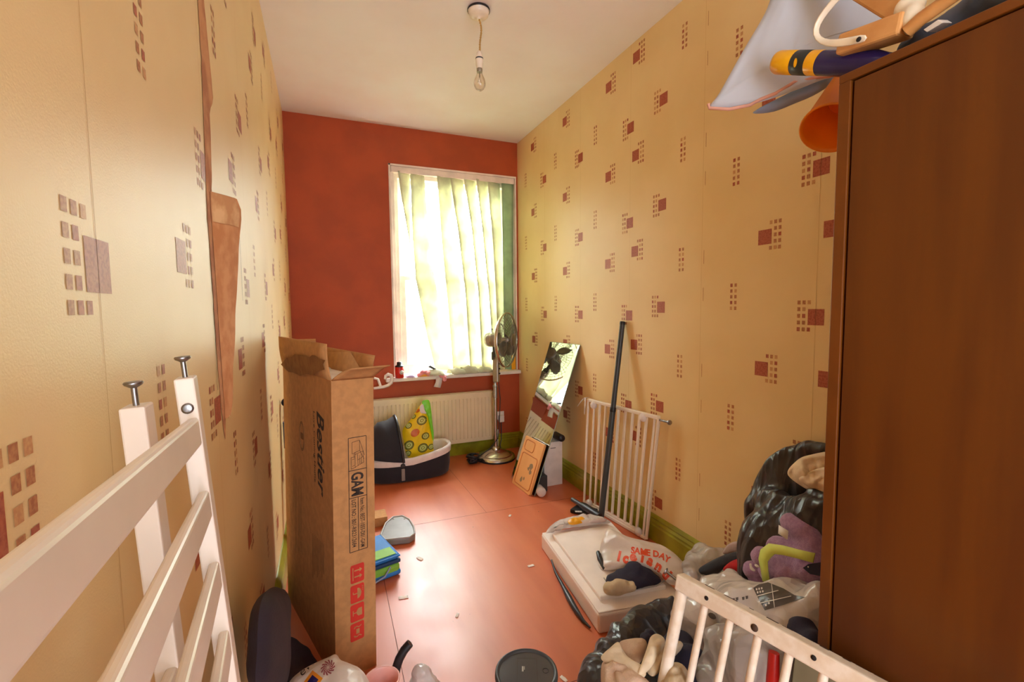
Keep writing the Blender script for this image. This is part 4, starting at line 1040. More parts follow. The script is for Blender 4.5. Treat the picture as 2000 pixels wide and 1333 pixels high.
MB().tube([PY(791,745,3.595)+V((0,0,.01)), PY(797,746,3.59)+V((0,0,.008)), PY(806,741,3.59)+V((0,0,.012))], .003, 6).build('purple_edge', M['purple'], lw_)
single(sill('amber_packet', M['amber'], ((820,3.588),(842,3.588),(845,3.61),(832,3.63),(818,3.62)), .026, .005, 30), 'amber packet under the pink cloth on the window sill', 'packet')
pk = thing('pink_cloth', 'crumpled pink baby cloth with a white care label spilling over the sill', 'cloth', PY(845,740,3.6))
def onsill(p):
    if p.y > D-.078 and p.z < SZ+.001: p.z = SZ+.001
pb = lump('cloth_body', [(PY(838,730,3.61), (.075,.04,.022), (0,.25,0)), (PY(824,731,3.62), (.045,.035,.025)), (PY(862,735,3.60), (.035,.03,.022), (0,.6,0)), (PY(868,741,3.578), (.016,.02,.03))], M['pinkcloth'], pk, voxel=.005, amp=.009, sc=16, clip=onsill)
MB().sheet([[PY(852,738,3.572), PY(864,739,3.572)], [PY(851,747,3.570), PY(863,748,3.571)], [PY(847,756,3.568), PY(860,758,3.570)]]).build('care_label', M['whitecard'], pk, solid=.001)
single(MB().prism([PY(x, y, 3.598) for x, y in ((836,717),(840,714),(862,727),(859,729))], (0,.05,.0)).build('dark_comb', M['charcoal'], bevel=.002), 'thin dark flat strip resting on the pink cloth', 'strip')
single(MB().box((1.500, 3.655, SZ+.001), (1.535, 3.668, SZ+.125)).build('yellow_card', M['amber'], bevel=.001), 'small yellow card at the right end of the window sill behind the fan', 'card')
hk = thing('coat_hanger', 'white plastic hanger hook over the left end of the window sill', 'coat hanger', (.405, 3.58, .60))
hp = [PY(x, y, 3.575) for x, y in ((752,741),(753,735),(758,732),(764,734),(766,741),(764,748),(758,753),(750,756),(744,757),(738,758),(730,759))]
MB().tube(hp, [.010,.012,.014,.014,.014,.014,.013,.012,.012,.011,.010], 10).build('hook', M['whitepaint'], hk)
MB().tube([PY(744,757,3.575), PY(738,741,3.575), PY(730,739,3.575)], .010, 10).build('arm', M['whitepaint'], hk)

# ------------------------------------------------------------------ two white cot sides leaning on the left wall
def cot_side(name, label, T, Lo, d, n_first, spacing, nr, w, dep, rail_h, rail_t, length, bolt_side=True):
    """T top of the far post, Lo a lower point of it, d the direction of the rails towards the camera"""
    a = (Lo-T).normalized(); foot = T+a*((T.z-.004)/-a.z)
    root = thing(name, label, 'cot side', foot)
    d = V(d).normalized(); up = -a; nrm = d.cross(up).normalized()
    if nrm.x < 0: nrm = -nrm
    MB().beam(T, foot, w, dep, up=d).build('post', M['cotwhite'], root, bevel=.002)
    T2 = T+d*length; k = (T2.z-.004)/-a.z
    MB().beam(T2, T2+a*k, w, dep, up=d).build('post', M['cotwhite'], root, bevel=.002)
    s_ = n_first
    L_ = (foot-T).length
    i = 0
    while s_ < L_-.06 and i < nr:
        p = T+a*s_+d*(dep/2-.004)+nrm*(w/2-rail_t/2-.001)
        MB().beam(p, p+d*(length-dep+.008), rail_t, rail_h, up=up).build('rail', M['cotwhite'], root, bevel=.004, seg=3)
        s_ += spacing; i += 1
    b0 = T; bt = MB().tube([b0+a*.02, b0+up*.020], .0028, 10)
    bt.lathe([(.0028,.018),(.0075,.021),(.0085,.023),(.0075,.0245),(.002,.024)], b0, up, n=16)
    bt.build('bolt', M['steel'], root)
    if bolt_side:
        MB().lathe([(.0062,0),(.0062,.0014),(.004,.0022),(.0005,.0024)], T+a*.036+d*(dep/2), d, n=16).build('screw_cap', M['steel'], root)
    return root
TA = PX(362, 737, -.152); LA = PY(448, 1330, TA.y)
R1 = PY(0, 1180, .212); aA = (LA-TA).normalized()
R0 = PX(368, 846, -.150); dA = R1-R0
cot_side('cot_side', 'white slatted cot side nearest the camera, leaning by the left wall', TA, LA, dA, (R0-TA).length, .088, 12, .0195, .030, .034, .011, 1.05)
TB = PX(266, 792, -.180); LB_ = PY(322, 1215, TB.y)
cot_side('cot_side', 'second white cot side, tucked between the front one and the wall', TB, LB_, V((dA.x*.3, dA.y, dA.z)), .208, .0865, 11, .0215, .030, .030, .011, .95, False)

# ------------------------------------------------------------------ near floor, left
st = thing('booster_seat', 'dark padded seat on the floor between left wall and carton', 'seat', (-.1, 1.25, 0))
bp = [PX(x, y, -.135) for x, y in ((536,1147),(520,1156),(509,1180),(504,1220),(502,1270),(500,1340),(520,1370),(548,1350),(549,1280),(549,1215),(552,1170),(548,1152))]
pillow(bp, (1,-.1,.05), .035, amp=.002, sc=8, rings=12, dens=8).build('backrest', M['seatcloth'], st)
lump('seat_cushion', [(PZ(556,1288,.10), (.05,.08,.06)), (PZ(588,1300,.06), (.04,.07,.05)), ((-.10,1.22,.11), (.08,.1,.09)), ((-.12,1.15,.12), (.06,.12,.11)), ((-.04,1.15,.08), (.08,.12,.08)), (PZ(608,1312,.04), (.03,.05,.04))]+chain([V((-.10,1.22,.10)), PZ(556,1288,.09), PZ(588,1300,.06)], [.06,.05,.045]), M['seatcloth'], st, voxel=.012, amp=.006, sc=7, floor=.002)
cgb = thing('shopping_bag', 'white printed shopping bag at the foot of the carton', 'carrier bag', (.02, 1.22, 0))
q = PZ(652, 1345, .22)
lump('bag_body', [((q.x,q.y-.02,.11), (.10,.08,.11)), ((q.x+.01,q.y-.12,.11), (.13,.1,.11))], M['carrier'], cgb, voxel=.01, amp=.008, sc=9, ridge=.8, floor=.003)
sb = patch_z(((556,1350),(582,1320),(612,1303),(640,1291),(657,1284),(668,1296),(690,1304),(706,1312),(722,1335),(735,1400),(640,1450),(545,1420)), .275, .05, .007, 7).build('bag_film', M['carrier'], cgb)
sbv = obj_bvh(sb); dS = (q-EYE).normalized(); rS = V((dS.y,-dS.x,0)).normalized(); uS = rS.cross(dS).normalized()
def sat(x, y): return EYE+ray(x, y)*1.2
lt = MB(); text_on(lt, 'everyday', sat(592,1325), (rS*.8+uS*.6).normalized(), (uS*.8-rS*.6).normalized(), .030, shear=.2)
c = cling(lt, sbv, dS)
if c.f: c.build('lettering', M['ink'], cgb)
lt = MB(); c0 = sat(641,1306)
for k in range(12):
    a0, a1, a2 = 2*PI*k/12, 2*PI*k/12+.5, 2*PI*k/12+.85; f_ = lambda a, r: c0+(rS*math.cos(a)+uS*math.sin(a))*r
    lt.add([f_(a0,.002), f_(a1-.2,.010), f_(a2,.017), f_(a2+.22,.0165), f_(a1+.12,.009)], [(0,1,2,3,4)])
c = cling(lt, sbv, dS)
M['rosette'] = mat('rosette_print', (150, 60, 70), rough=.5)
if c.f: c.build('printed_rosette', M['rosette'], cgb)
lt = MB(); c0 = sat(613,1333); lt.add([c0+rS*.024, c0+uS*.024, c0-rS*.024, c0-uS*.024], [(0,1,2,3)])
c = cling(lt, sbv, dS); 
if c.f: c.build('orange_print', M['orange'], cgb)
lt = MB(); lt.add([c0+rS*.014, c0+uS*.014, c0-rS*.014, c0-uS*.014], [(0,1,2,3)])
c = cling(lt, sbv, dS, .0025)
if c.f: c.build('navy_print', M['bottlenavy'], cgb)
tb = PZ(745, 1330, .12)
tu = thing('pink_tub', 'pink plastic tub on the floor beside the shopping bag', 'tub', (tb.x, tb.y, 0))
MB().lathe([(.038,.002),(.040,.006),(.050,.112),(.0535,.118),(.0535,.124),(.050,.126),(.047,.12),(.037,.010),(.0005,.009)], (tb.x, tb.y, 0), n=40).build('tub_body', M['pinkplastic'], tu)
lump('peach_contents', [((tb.x+.012,tb.y-.01,.085), (.026,.024,.022)), ((tb.x-.012,tb.y,.08), (.024,.022,.02))], M['orangepale'], tu, voxel=.004, amp=.003, sc=20)
hkp = [PY(x, y, 1.40) for x, y in ((769,1345),(771,1325),(774,1305),(780,1287),(789,1271),(801,1257))]
single(MB().tube(hkp[::-1]+[V((hkp[0].x, 1.40, .006))], [.0125,.0135,.014,.014,.0135,.013,.013], 14).build('curved_handle', M['black']), 'black curved handle sticking up beside the pink tub', 'handle')
single(lump('clear_bag', [(PZ(820,1330,.05), (.036,.034,.055)), (PZ(838,1345,.03), (.04,.04,.04))], M['clear'], voxel=.005, amp=.008, sc=16, floor=.002), 'small clear plastic bag on the floor right of the curved handle', 'plastic bag')
# round black bin
rb = PZ(1028, 1312, .25)
bn = thing('round_bin', 'round black bin with a glossy lid on the floor at the front', 'bin', (rb.x, rb.y, 0))
MB().lathe([(.076,.001),(.078,.006),(.081,.225),(.083,.232)], (rb.x, rb.y, 0), n=56).build('bin_body', M['black'], bn)
MB().lathe([(.083,.232),(.0845,.240),(.083,.250),(.078,.253),(.074,.248),(.072,.2465)], (rb.x, rb.y, 0), n=56, caps=False).build('lid_rim', M['charcoal'], bn)
ld_ = MB().lathe([(.0725,.247),(.0005,.247)], (rb.x, rb.y, 0), n=56, caps=False).build('lid', M['blackgloss'], bn)
mk_ = MB()
vw = V((rb.x, rb.y, 0)).normalized(); vr = V((vw.y, -vw.x, 0)); cz = V((rb.x, rb.y, .2474))
for s_ in (-.34, .40): h_ = math.sqrt(1-s_*s_)*.072; mk_.quad(cz+vr*(.072*s_-.0006)-vw*h_, vr*.0012, vw*h_*1.75)
mk_.quad(cz-vr*.0245+vw*.048, vr*.053, vw*.0012)
mk_.build('lid_joint', M['darkhole'], ld_)
tm = MB(); text_on(tm, 'bin', cz-vr*.004+V((0,0,.0002))+vw*.0, vw, -vr, .012) if False else None
tm.quad(cz-vr*.012+vw*.002+V((0,0,.0003)), vr*.0045, vw*.018); tm.quad(cz-vr*.006+vw*.008+V((0,0,.0003)), vr*.0016, vw*.012)
tm.build('white_mark', M['greyrim'], ld_)
pm = MB(); 
pm.tube([cz+vr*.052+vw*.006+(vr*math.cos(a*PI/10)+vw*math.sin(a*PI/10))*.008 for a in range(20)], .0006, 4, closed=True).build('power_ring', M['darkhole'], ld_)
# scraps of paper and tape on the floor
for k, (x, y, r, lab) in enumerate(((1037,1106,.016,'white paper scrap on the floor left of the polystyrene slab'),(893,1203,.012,'sliver of white paper on the floor in front of the lunch bag'),(820,1092,.020,'flattened pale tape scrap on the floor right of the lunch bag'),(788,1168,.020,'crumpled pale tape scrap on the floor below the lunch bag'),(996,1008,.014,'pale scrap on the floor near the foot of the chopping board'),(1101,1327,.014,'white paper scrap on the floor right of the round bin'))):
    c = PZ(x, y, .0012); mm = MB(); rows = []
    for i in range(5):
        rows.append([c+V((math.cos(k)*(i-2)*r*.5-math.sin(k)*(j-1.5)*r*.35*(1-.3*abs(i-2)/2), math.sin(k)*(i-2)*r*.5+math.cos(k)*(j-1.5)*r*.35, .0014*abs(math.sin(i*1.7+j*2.1+k)))) for j in range(4)])
    single(mm.sheet(rows).build('paper_scrap', M['paperbit'], solid=.0006), lab, 'paper scrap', 'scraps of paper on the floor')

# ------------------------------------------------------------------ wardrobe
WXF, WY1, WY0, WZT = 1.048, .676, -.46, 1.712
wd = thing('wardrobe', 'dark brown veneered wardrobe standing against the right wall', 'wardrobe', (1.3, .1, 0))
MB().box((WXF, WY1-.024, 0), (1.555, WY1, WZT-.018)).build('side_panel', M['wardedge'], wd, bevel=.0015)
MB().box((WXF, WY0, 0), (1.555, WY0+.024, WZT-.018)).build('side_panel', M['wardedge'], wd, bevel=.0015)
MB().box((WXF, WY0, WZT-.018), (1.555, WY1, WZT)).build('top_panel', M['wardedge'], wd, bevel=.0015)
MB().box((1.535, WY0+.024, 0), (1.550, WY1-.024, WZT-.018)).build('back_panel', M['wardrobe'], wd)
MB().box((WXF+.02, WY0+.024, 0), (WXF+.035, WY1-.024, .075)).build('plinth', M['wardrobe'], wd)
for y0, y1 in ((WY0+.027, .112), (.115, WY1-.029)):
    MB().box((WXF+.004, y0, .08), (WXF+.022, y1, WZT-.022)).build('door', M['wardrobe'], wd, bevel=.001)
MB().box((WXF+.03, WY0+.03, .09), (1.53, WY1-.03, .108)).build('shelf', M['wardrobe'], wd)

# ------------------------------------------------------------------ things on top of the wardrobe
po_, pn_ = V((1.06, 1.04, 1.7)), V((.43, .36, 0)).normalized()
def BP(x, y): return on_plane(x, y, po_, pn_)
qb = thing('padded_bag', 'silver grey padded bag with pink piping drooping off the top of the wardrobe', 'bag', BP(1600, 140))
pillow([BP(x, y) for x, y in ((1386,211),(1406,180),(1448,105),(1492,30),(1530,-45),(1640,-110),(1800,-90),(1780,20),(1700,60),(1645,140),(1600,158),(1555,176),(1510,192),(1465,205),(1425,212))], -pn_, .032, amp=.016, sc=5, ridge=.55, rings=18, dens=6).build('padded_shell', M['quilt'], qb)
MB().tube([BP(x, y)-pn_*.006 for x, y in ((1384,205),(1386,213),(1425,215),(1465,207),(1485,196),(1515,184),(1550,163),(1600,152),(1648,146))], .0048, 8).build('piping', M['pinktrim'], qb)
pillow([BP(x, y)+pn_*.05 for x, y in ((1470,208),(1500,190),(1560,160),(1645,130),(1610,162),(1560,185),(1510,205))], -pn_, .02, amp=.004, sc=10).build('rear_layer', M['bluelt'], qb)
bA, bB = PX(1640, 124, 1.105), PY(1519, 122, .868)
ax_ = (bB-bA); Lb_ = ax_.length; ax_.normalize()
bt = thing('toiletry_bottle', 'yellow and navy plastic bottle lying across the wardrobe top edge', 'bottle', bA)
rb_ = .0265
q = bA-ax_*.11
MB().lathe([(.012,0),(rb_*.8,.004),(rb_,.03),(rb_,.110+Lb_*.26)], q, ax_).build('bottle_body', M['bottlenavy'], bt)
f0 = .110+Lb_*.26
MB().lathe([(rb_*1.01,f0),(rb_*1.02,f0+.002),(rb_*1.02,f0+Lb_*.16),(rb_*1.01,f0+Lb_*.165)], q, ax_).build('yellow_band', M['bottleyellow'], bt)
MB().lathe([(rb_*1.0,f0+Lb_*.165),(rb_*1.03,f0+Lb_*.17),(rb_*1.03,f0+Lb_*.40),(rb_*1.0,f0+Lb_*.405)], q, ax_).build('black_band', M['bottleblack'], bt)
MB().lathe([(rb_*1.0,f0+Lb_*.405),(rb_*1.03,f0+Lb_*.41),(rb_*1.03,f0+Lb_*.70),(rb_*.95,f0+Lb_*.74),(.0005,f0+Lb_*.74)], q, ax_).build('cap', M['bottleyellow'], bt)
vw_ = (EYE-bA).normalized(); vw_ = (vw_-ax_*vw_.dot(ax_)).normalized()
eb = MB(); ce_ = q+ax_*(f0+Lb_*.29)+vw_*rb_*1.045; tv = ax_.cross(vw_)
eb.add([ce_+(ax_*.2+tv).normalized()*.010*math.cos(2*PI*k/16)+(ax_-tv*.2)*.0045*math.sin(2*PI*k/16) for k in range(16)], [tuple(range(16))]); eb.build('oval_mark', M['bottleyellow'], bt)
# slate cloth and timber pieces
single(lump('slate_cloth', [((1.20,.40,WZT+.055), (.10,.18,.05)), ((1.12,.28,WZT+.05), (.06,.16,.045)), ((1.17,.56,WZT+.04), (.06,.07,.035))], M['quiltdark'], voxel=.01, amp=.01, sc=10, floor=WZT+.001), 'slate grey cloth heaped on top of the wardrobe', 'cloth')
tB = MB().beam(PX(1648, 92, 1.085), PX(1775, 48, 1.085), .052, .042)
single(tB.build('timber_block', M['woodpale'], bevel=.006), 'short pale timber block on the front corner of the wardrobe top', 'timber')
tA = MB().beam(PX(1770, 45, 1.150)+V((0,0,.012)), PX(1590, -75, 1.150), .035, .040)
single(tA.build('timber_rail', M['woodpale'], bevel=.005), 'brown timber rail rising behind the block on the wardrobe', 'timber')
sp = thing('wooden_mallet', 'pale wooden stick with cream knob on the wardrobe top', 'wooden stick', PX(1780, 60, 1.07))
MB().tube([PX(1772, 62, 1.072), PX(1800, 36, 1.072), PX(1900, -35, 1.075)], .0125, 14).build('stick', M['woodpale'], sp)
lump('cream_knob', [(PX(1782, 38, 1.085), (.022,.022,.030)), (PX(1768, 18, 1.095), (.020,.02,.024)), (PX(1790, 8, 1.10), (.016,.02,.02))], M['ivory'], sp, voxel=.005, amp=.002, sc=12)
single(MB().prism([PX(x, y, 1.066) for x, y in ((1803,58),(1832,38),(1842,44),(1810,63))], (.03,0,.006)).build('white_label', M['whitecard'], bevel=.001), 'small white tag on the front edge of the wardrobe top', 'tag')
ir = [PX(x, y, 1.045) for x, y in ((1668,-45),(1640,-10),(1612,22),(1595,48),(1592,68),(1604,82),(1630,86),(1665,80),(1696,73))]
rows = [[p-V((.010,0,0))-V((0,0,.0)), p+V((.010,0,.006))] for p in ir]
rows2 = []
for k, p in enumerate(ir):
    t = (ir[min(k+1, len(ir)-1)]-ir[max(k-1, 0)]).normalized(); c = t.cross((p-EYE).normalized()).normalized()*.0085
    w_ = c*(.35+.65*min(1, abs(k-3)/3)) + V((.006,0,0))*(1-min(1, abs(k-3)/3))
    rows2.append([p-w_, p+w_])
iv = thing('ivory_strap', 'curved ivory plastic strap looping over the timber on the wardrobe', 'strap', ir[4])
MB().sheet(rows2).build('strap_band', M['ivory'], iv, solid=.004, subsurf=1)
MB().ball(PX(1677, 77, 1.038), (.003,.005,.005), sub=2).build('rivet', M['darkhole'], iv)
# orange tub hanging at the far side
oc = PX(1622, 252, 1.175); oa = V((.50, .12, .62)).normalized()
ot = thing('orange_tub', 'orange plastic tub hanging behind the far side of the wardrobe', 'tub', oc)
MB().lathe([(.046,.17),(.064,.012),(.068,.006),(.069,.0),(.065,-.001),(.061,.008),(.043,.163),(.0005,.164)], oc, oa, n=44, caps=False).lathe([(.0005,.17),(.046,.17)], oc, oa, n=44, caps=False).build('tub_body', M['orange'], ot)
MB().lathe([(.028,.10),(.030,.102),(.030,.16)], oc, oa, n=28, caps=True).build('inner_disc', M['orangepale'], ot)
MB().tube([oc+oa*.17, oc+oa*.19+V((0,-.02,.01)), V((1.25, WY1+.012, oc.z+.15)), V((1.25, WY1+.001, oc.z+.14))], .004, 8).build('hook', M['steel'], ot)

# ------------------------------------------------------------------ heap between wardrobe, wall and slab
bb_ = thing('bin_bag', 'open black bin bag stuffed with cream sheets beside the right wall', 'bin bag', (1.40, 1.02, 0))
L_ = [((1.38,1.00,.16), (.15,.17,.16)), ((1.40,1.02,.34), (.135,.16,.22)), (PX(1530,1040,1.40), (.07,.09,.10)), (PX(1600,1030,1.40), (.08,.09,.12)), (PX(1500,1075,1.42), (.06,.06,.09)), (PX(1535,945,1.50), (.03,.09,.09)), (PX(1590,940,1.52), (.022,.10,.09))]
L_ += chain([PX(1472,1022,1.49), PX(1470,985,1.49), PX(1486,948,1.50), PX(1508,912,1.505), PX(1538,888,1.51), PX(1572,876,1.515), PX(1660,880,1.52)], [.026,.034,.032,.030,.026,.026,.026])
L_ += chain([PX(1478,985,1.48), PX(1510,972,1.43), PX(1548,982,1.39), PX(1590,984,1.37), PX(1660,986,1.36)], [.030,.034,.030,.032,.032])
lump('bag_film', L_, M['bin'], bb_, voxel=.007, amp=.010, sc=8, ridge=.8, floor=.002, smooth=6, taut=90, stretch=(1.3,1.3,.45))
sh = thing('cream_sheet', 'cream cotton sheet bundled inside the open black bin bag', 'sheet', PX(1580, 930, 1.43))
m = patch_of(((1538,926),(1552,904),(1578,890),(1640,888),(1645,968),(1592,962),(1562,948)), 1.40, .045, .022, 13, ridge=.9)
patch_of(((1560,935),(1600,915),(1640,915),(1640,950),(1590,955)), 1.375, .03, .016, 16, m, ridge=.9)
m.build('sheet_body', M['cream'], sh)
# soft toy
XP = 1.31
ty = thing('plush_toy', 'lilac terry soft toy with a lime ribbon lying on the heap', 'soft toy', PX(1540, 1110, XP))
pl = [(PX(1552,1116,XP), (.095,.075,.062), (0,0,-.9)), (PX(1590,1112,XP), (.065,.06,.065)), (PX(1515,1116,XP-.02), (.05,.05,.05))]
pl += chain([PX(1600,1098,XP+.02), PX(1590,1062,XP+.025), PX(1572,1038,XP+.025), PX(1549,1026,XP+.02)], [.046,.044,.042,.038])
pl += chain([PX(1556,1092,XP-.005), PX(1522,1072,XP-.005)], [.046,.038])
lump('toy_body', pl, M['plush'], ty, voxel=.007, amp=.002, sc=30, smooth=5, taut=4)
for x, y, r in ((1490,1090,.034),(1472,1114,.032),(1478,1130,.026)):
    lump('paw', [(PX(x, y, XP-.035), (r,r*1.1,r)), (PX(x+14, y+2, XP-.02), (r*.9,r,r*.9))], M['plush'], ty, voxel=.007, amp=.002, sc=30, smooth=4, taut=4)
rb = [((1490,1136),(1503,1138)),((1486,1112),(1500,1114)),((1482,1092),(1499,1098)),((1486,1074),(1505,1090)),((1502,1062),(1513,1083)),((1530,1066),(1531,1085)),((1560,1074),(1559,1092)),((1592,1081),(1588,1100))]
MB().sheet([[PX(a[0], a[1], XP-.088), PX((a[0]+b[0])/2, (a[1]+b[1])/2, XP-.092), PX(b[0], b[1], XP-.094)] for a, b in rb]).build('ribbon', M['ribbon'], ty, solid=.003)
MB().sheet([[PX(1521,1026,XP-.03), PX(1540,1038,XP-.03)], [PX(1520,1043,XP-.035), PX(1538,1055,XP-.035)]]).build('care_tag', M['whitecard'], ty, solid=.001)
pw = MB().prism([PX(x, y, XP-.095) for x, y in ((1568,1110),(1578,1103),(1612,1098),(1612,1128),(1582,1122))], (.004,0,0)).build('navy_patch', M['navy'], ty)
tl = MB(); c = PX(1577, 1119, XP-.0965); tu_ = V((c.y, -c.x, 0)).normalized(); text_on(tl, 'TY', c, tu_, V((0,0,1)), .026, bold=.03); tl.build('lettering', M['whiteprint'], pw)
lump('white_thread', [(PX(1470,1113,XP-.09), (.006,.012,.006)), (PX(1478,1106,XP-.09), (.006,.010,.006)), (PX(1466,1104,XP-.09), (.005,.006,.008))], M['liner'], ty, voxel=.003, amp=.001, sc=40)
# cloths on the heap
single(patch_of(((1412,1112),(1430,1096),(1455,1090),(1480,1090),(1480,1110),(1455,1120),(1425,1120)), 1.33, .03, .006, 14).build('red_cloth', M['redcloth']), 'red cloth wedged beside the lilac soft toy', 'cloth')
single(patch_of(((1352,1122),(1382,1100),(1428,1080),(1478,1076),(1476,1092),(1425,1104),(1400,1122),(1372,1126)), 1.37, .03, .010, 12).build('black_garment', M['blackcloth']), 'black garment on the heap in front of the red cloth', 'garment')
single(patch_of(((1412,1082),(1422,1064),(1444,1058),(1478,1066),(1480,1080),(1445,1084)), 1.43, .03, .010, 12).build('grey_cloth', M['greycloth']), 'grey pink cloth on the heap against the bin bag', 'cloth')
cA = thing('clear_bag', 'crumpled clear bag on the heap nearest the skirting board', 'plastic bag', (1.38, 1.34, 0))
lump('bag_film', [(PX(1390,1088,1.45), (.06,.10,.035)), (PX(1360,1100,1.40), (.04,.05,.05)), (PX(1350,1120,1.36), (.03,.04,.05)), (PX(1350,1150,1.32), (.04,.05,.07)), ((1.42,1.33,.07), (.10,.14,.07)), ((1.42,1.22,.10), (.09,.16,.10))], M['clear'], cA, voxel=.007, amp=.012, sc=9, ridge=.8, floor=.002, smooth=5)
cB = thing('clear_bag', 'clear printed plastic bag with a dark grey label below the soft toy', 'plastic bag', (1.15, .95, 0))
fB = lump('bag_film', [(PX(1480,1200,1.17), (.12,.13,.085)), (PX(1560,1205,1.20), (.12,.10,.085)), (PX(1420,1165,1.20), (.07,.10,.055)), (PX(1375,1200,1.12), (.07,.09,.07)), (PX(1345,1215,1.07), (.04,.05,.07)), (PX(1600,1195,1.20), (.06,.06,.085)), ((1.18,.92,.12), (.16,.2,.13)), ((1.22,1.05,.14), (.15,.14,.14)), (PX(1430,1135,1.22), (.045,.05,.045))], M['milky'], cB, voxel=.008, amp=.009, sc=7, ridge=.85, floor=.002, smooth=6, taut=100)
fv = obj_bvh(fB); dF = (PX(1530,1170,1.17)-EYE).normalized()
def fat(x, y): return EYE+ray(x, y)*1.0
def poly_print(name, pts, m, lift=.002):
    mm = MB(); mm.add([fat(x, y) for x, y in pts], [tuple(range(len(pts)))]); q = MB()
    # push every point along its own line away from the room's viewpoint side
    bm = bmesh.new(); vs = [bm.verts.new(p) for p in mm.v]; bm.faces.new(vs); bmesh.ops.triangulate(bm, faces=bm.faces)
    for _ in range(5):
        es = [e for e in bm.edges if e.calc_length() > .006]
        if es: bmesh.ops.subdivide_edges(bm, edges=es, cuts=1); bmesh.ops.triangulate(bm, faces=bm.faces)
    dead = []
    for v in bm.verts:
        d = (v.co-EYE).normalized(); h = fv.ray_cast(EYE, d, 3)
        if h[0] is None: dead.append(v)
        else: v.co = h[0]-d*lift
    bmesh.ops.delete(bm, geom=dead, context='VERTS'); bm.verts.index_update()
    q.v = [v.co.copy() for v in bm.verts]
    for f in bm.faces: q.f.append([v.index for v in f.verts]); q.m.append(0); q.sm.append(True)
    bm.free()
    return q.build(name, m, cB) if q.f else None
lab = poly_print('printed_label', ((1471,1149),(1482,1142),(1500,1138),(1530,1150),(1552,1163),(1572,1167),(1530,1182),(1494,1193),(1482,1172)), M['greyprint'])
for pts in (((1479,1164),(1520,1153),(1520.6,1154.5),(1479.6,1165.6)), ((1484,1178),(1545,1164),(1545.6,1165.5),(1484.6,1179.6)), ((1506,1140),(1512,1188),(1513.4,1187.6),(1507.4,1140))): poly_print('label_rule', pts, M['whiteprint'], .004)
for k, (x, y) in enumerate(((1476,1152),(1481,1151),(1486,1150),(1478,1158),(1483,1157),(1488,1156),(1494,1183),(1500,1179))): poly_print('label_mark', ((x,y-2),(x+3,y-2.5),(x+3.4,y+1.4),(x+.6,y+2)), M['whiteprint'], .004)
for k, (x, y) in enumerate(((1430,1173),(1437,1171),(1449,1170),(1456,1168))): poly_print('printed_symbol', ((x,y-3),(x+5,y-4),(x+5,y+2),(x+1,y+3)), M['greyprint'])
poly_print('printed_symbol', [(1391+8*math.cos(a*.6), 1204+6*math.sin(a*.6)+3*math.cos(a*.6)) for a in range(10)], M['greyprint'])
cC = thing('clear_bag', 'clear plastic bag on the floor behind the white bed guard bars', 'plastic bag', (1.02, .86, 0))
lump('bag_film', [(PX(1430,1275,1.02), (.08,.08,.08)), (PX(1400,1320,.98), (.07,.07,.08)), (PX(1480,1310,1.00), (.07,.07,.09)), ((1.0,.86,.10), (.11,.14,.10))], M['clear'], cC, voxel=.008, amp=.014, sc=8, ridge=.8, floor=.002, smooth=6)
single(lump('dark_garment', [(PX(1425,1270,1.06), (.05,.06,.05)), (PX(1440,1290,1.04), (.05,.05,.05))], M['seatcloth'], voxel=.007, amp=.006, sc=12), 'dark garment inside the clear bag behind the bars', 'garment')
single(lump('navy_garment', [(PX(1330,1270,.98), (.05,.06,.05)), (PX(1320,1320,.93), (.07,.08,.07)), (PX(1355,1300,.95), (.05,.06,.05)), ((.93,.95,.10), (.10,.12,.10))], M['navy'], voxel=.008, amp=.008, sc=11, floor=.002), 'navy garment on the floor between the towels and clear bag', 'garment')
single(lump('navy_towel', [(PX(1568,1238,1.10), (.03,.045,.04)), (PX(1590,1262,1.08), (.03,.035,.04))], M['navy'], voxel=.006, amp=.005, sc=14), 'navy cloth corner beside the wardrobe edge', 'cloth')
single(MB().tube([PX(1512,1275,1.00), PX(1508,1340,.985), V((PX(1508,1340,.985).x-.01, PX(1508,1340,.985).y, .01))], [.012,.016,.017], 14).build('red_bat', M['red']), 'red plastic rod standing behind the white bars', 'handle')
g0, g1 = PX(1555,1258,.985), PX(1705,1340,1.015); g1 = g0+(g1-g0)*1.6; g1.z = g0.z
gq = [g0, g1, V((g1.x-.05, g1.y, .004)), V((g0.x-.05, g0.y, .004))]
single(MB().prism(gq, (.014,.004,0)).build('green_board', M['greenbox'], bevel=.003), 'grey green plastic board leaning on the wardrobe behind the bars', 'board')

# near bin bag with towels
nb = thing('bin_bag', 'black bin bag spilling towels beside the near end of the polystyrene slab', 'bin bag', (.88, 1.12, 0))
nB = chain([PZ(1318,1192,.16), PZ(1285,1203,.15), PZ(1242,1226,.15), PZ(1208,1262,.15), PZ(1186,1300,.14), PZ(1168,1345,.12)], [.034,.05,.05,.05,.055,.06])
nB += [(PZ(1312,1178,.19), (.012,.012,.035)), (PZ(1290,1260,.08), (.10,.12,.08)), (PZ(1220,1320,.06), (.10,.12,.06)), (PZ(1240,1400,.08), (.14,.16,.09))]
lump('bag_film', nB, M['bin'], nb, voxel=.007, amp=.009, sc=8, ridge=.8, floor=.002, smooth=5, taut=90, stretch=(1.5,.5,1))
m = patch_z(((1174,1283),(1190,1268),(1206,1256),(1214,1268),(1226,1284),(1242,1296),(1256,1304),(1262,1318),(1250,1328),(1232,1316),(1200,1302),(1180,1294)), .27, .022, .008, 16)
patch_z(((1246,1322),(1252,1300),(1262,1272),(1270,1248),(1282,1240),(1296,1246),(1298,1260),(1284,1286),(1266,1310)), .275, .026, .007, 16, m)
single(m.build('cream_towel', M['cream']), 'folded cream towel on top of the near black bin bag', 'towel')
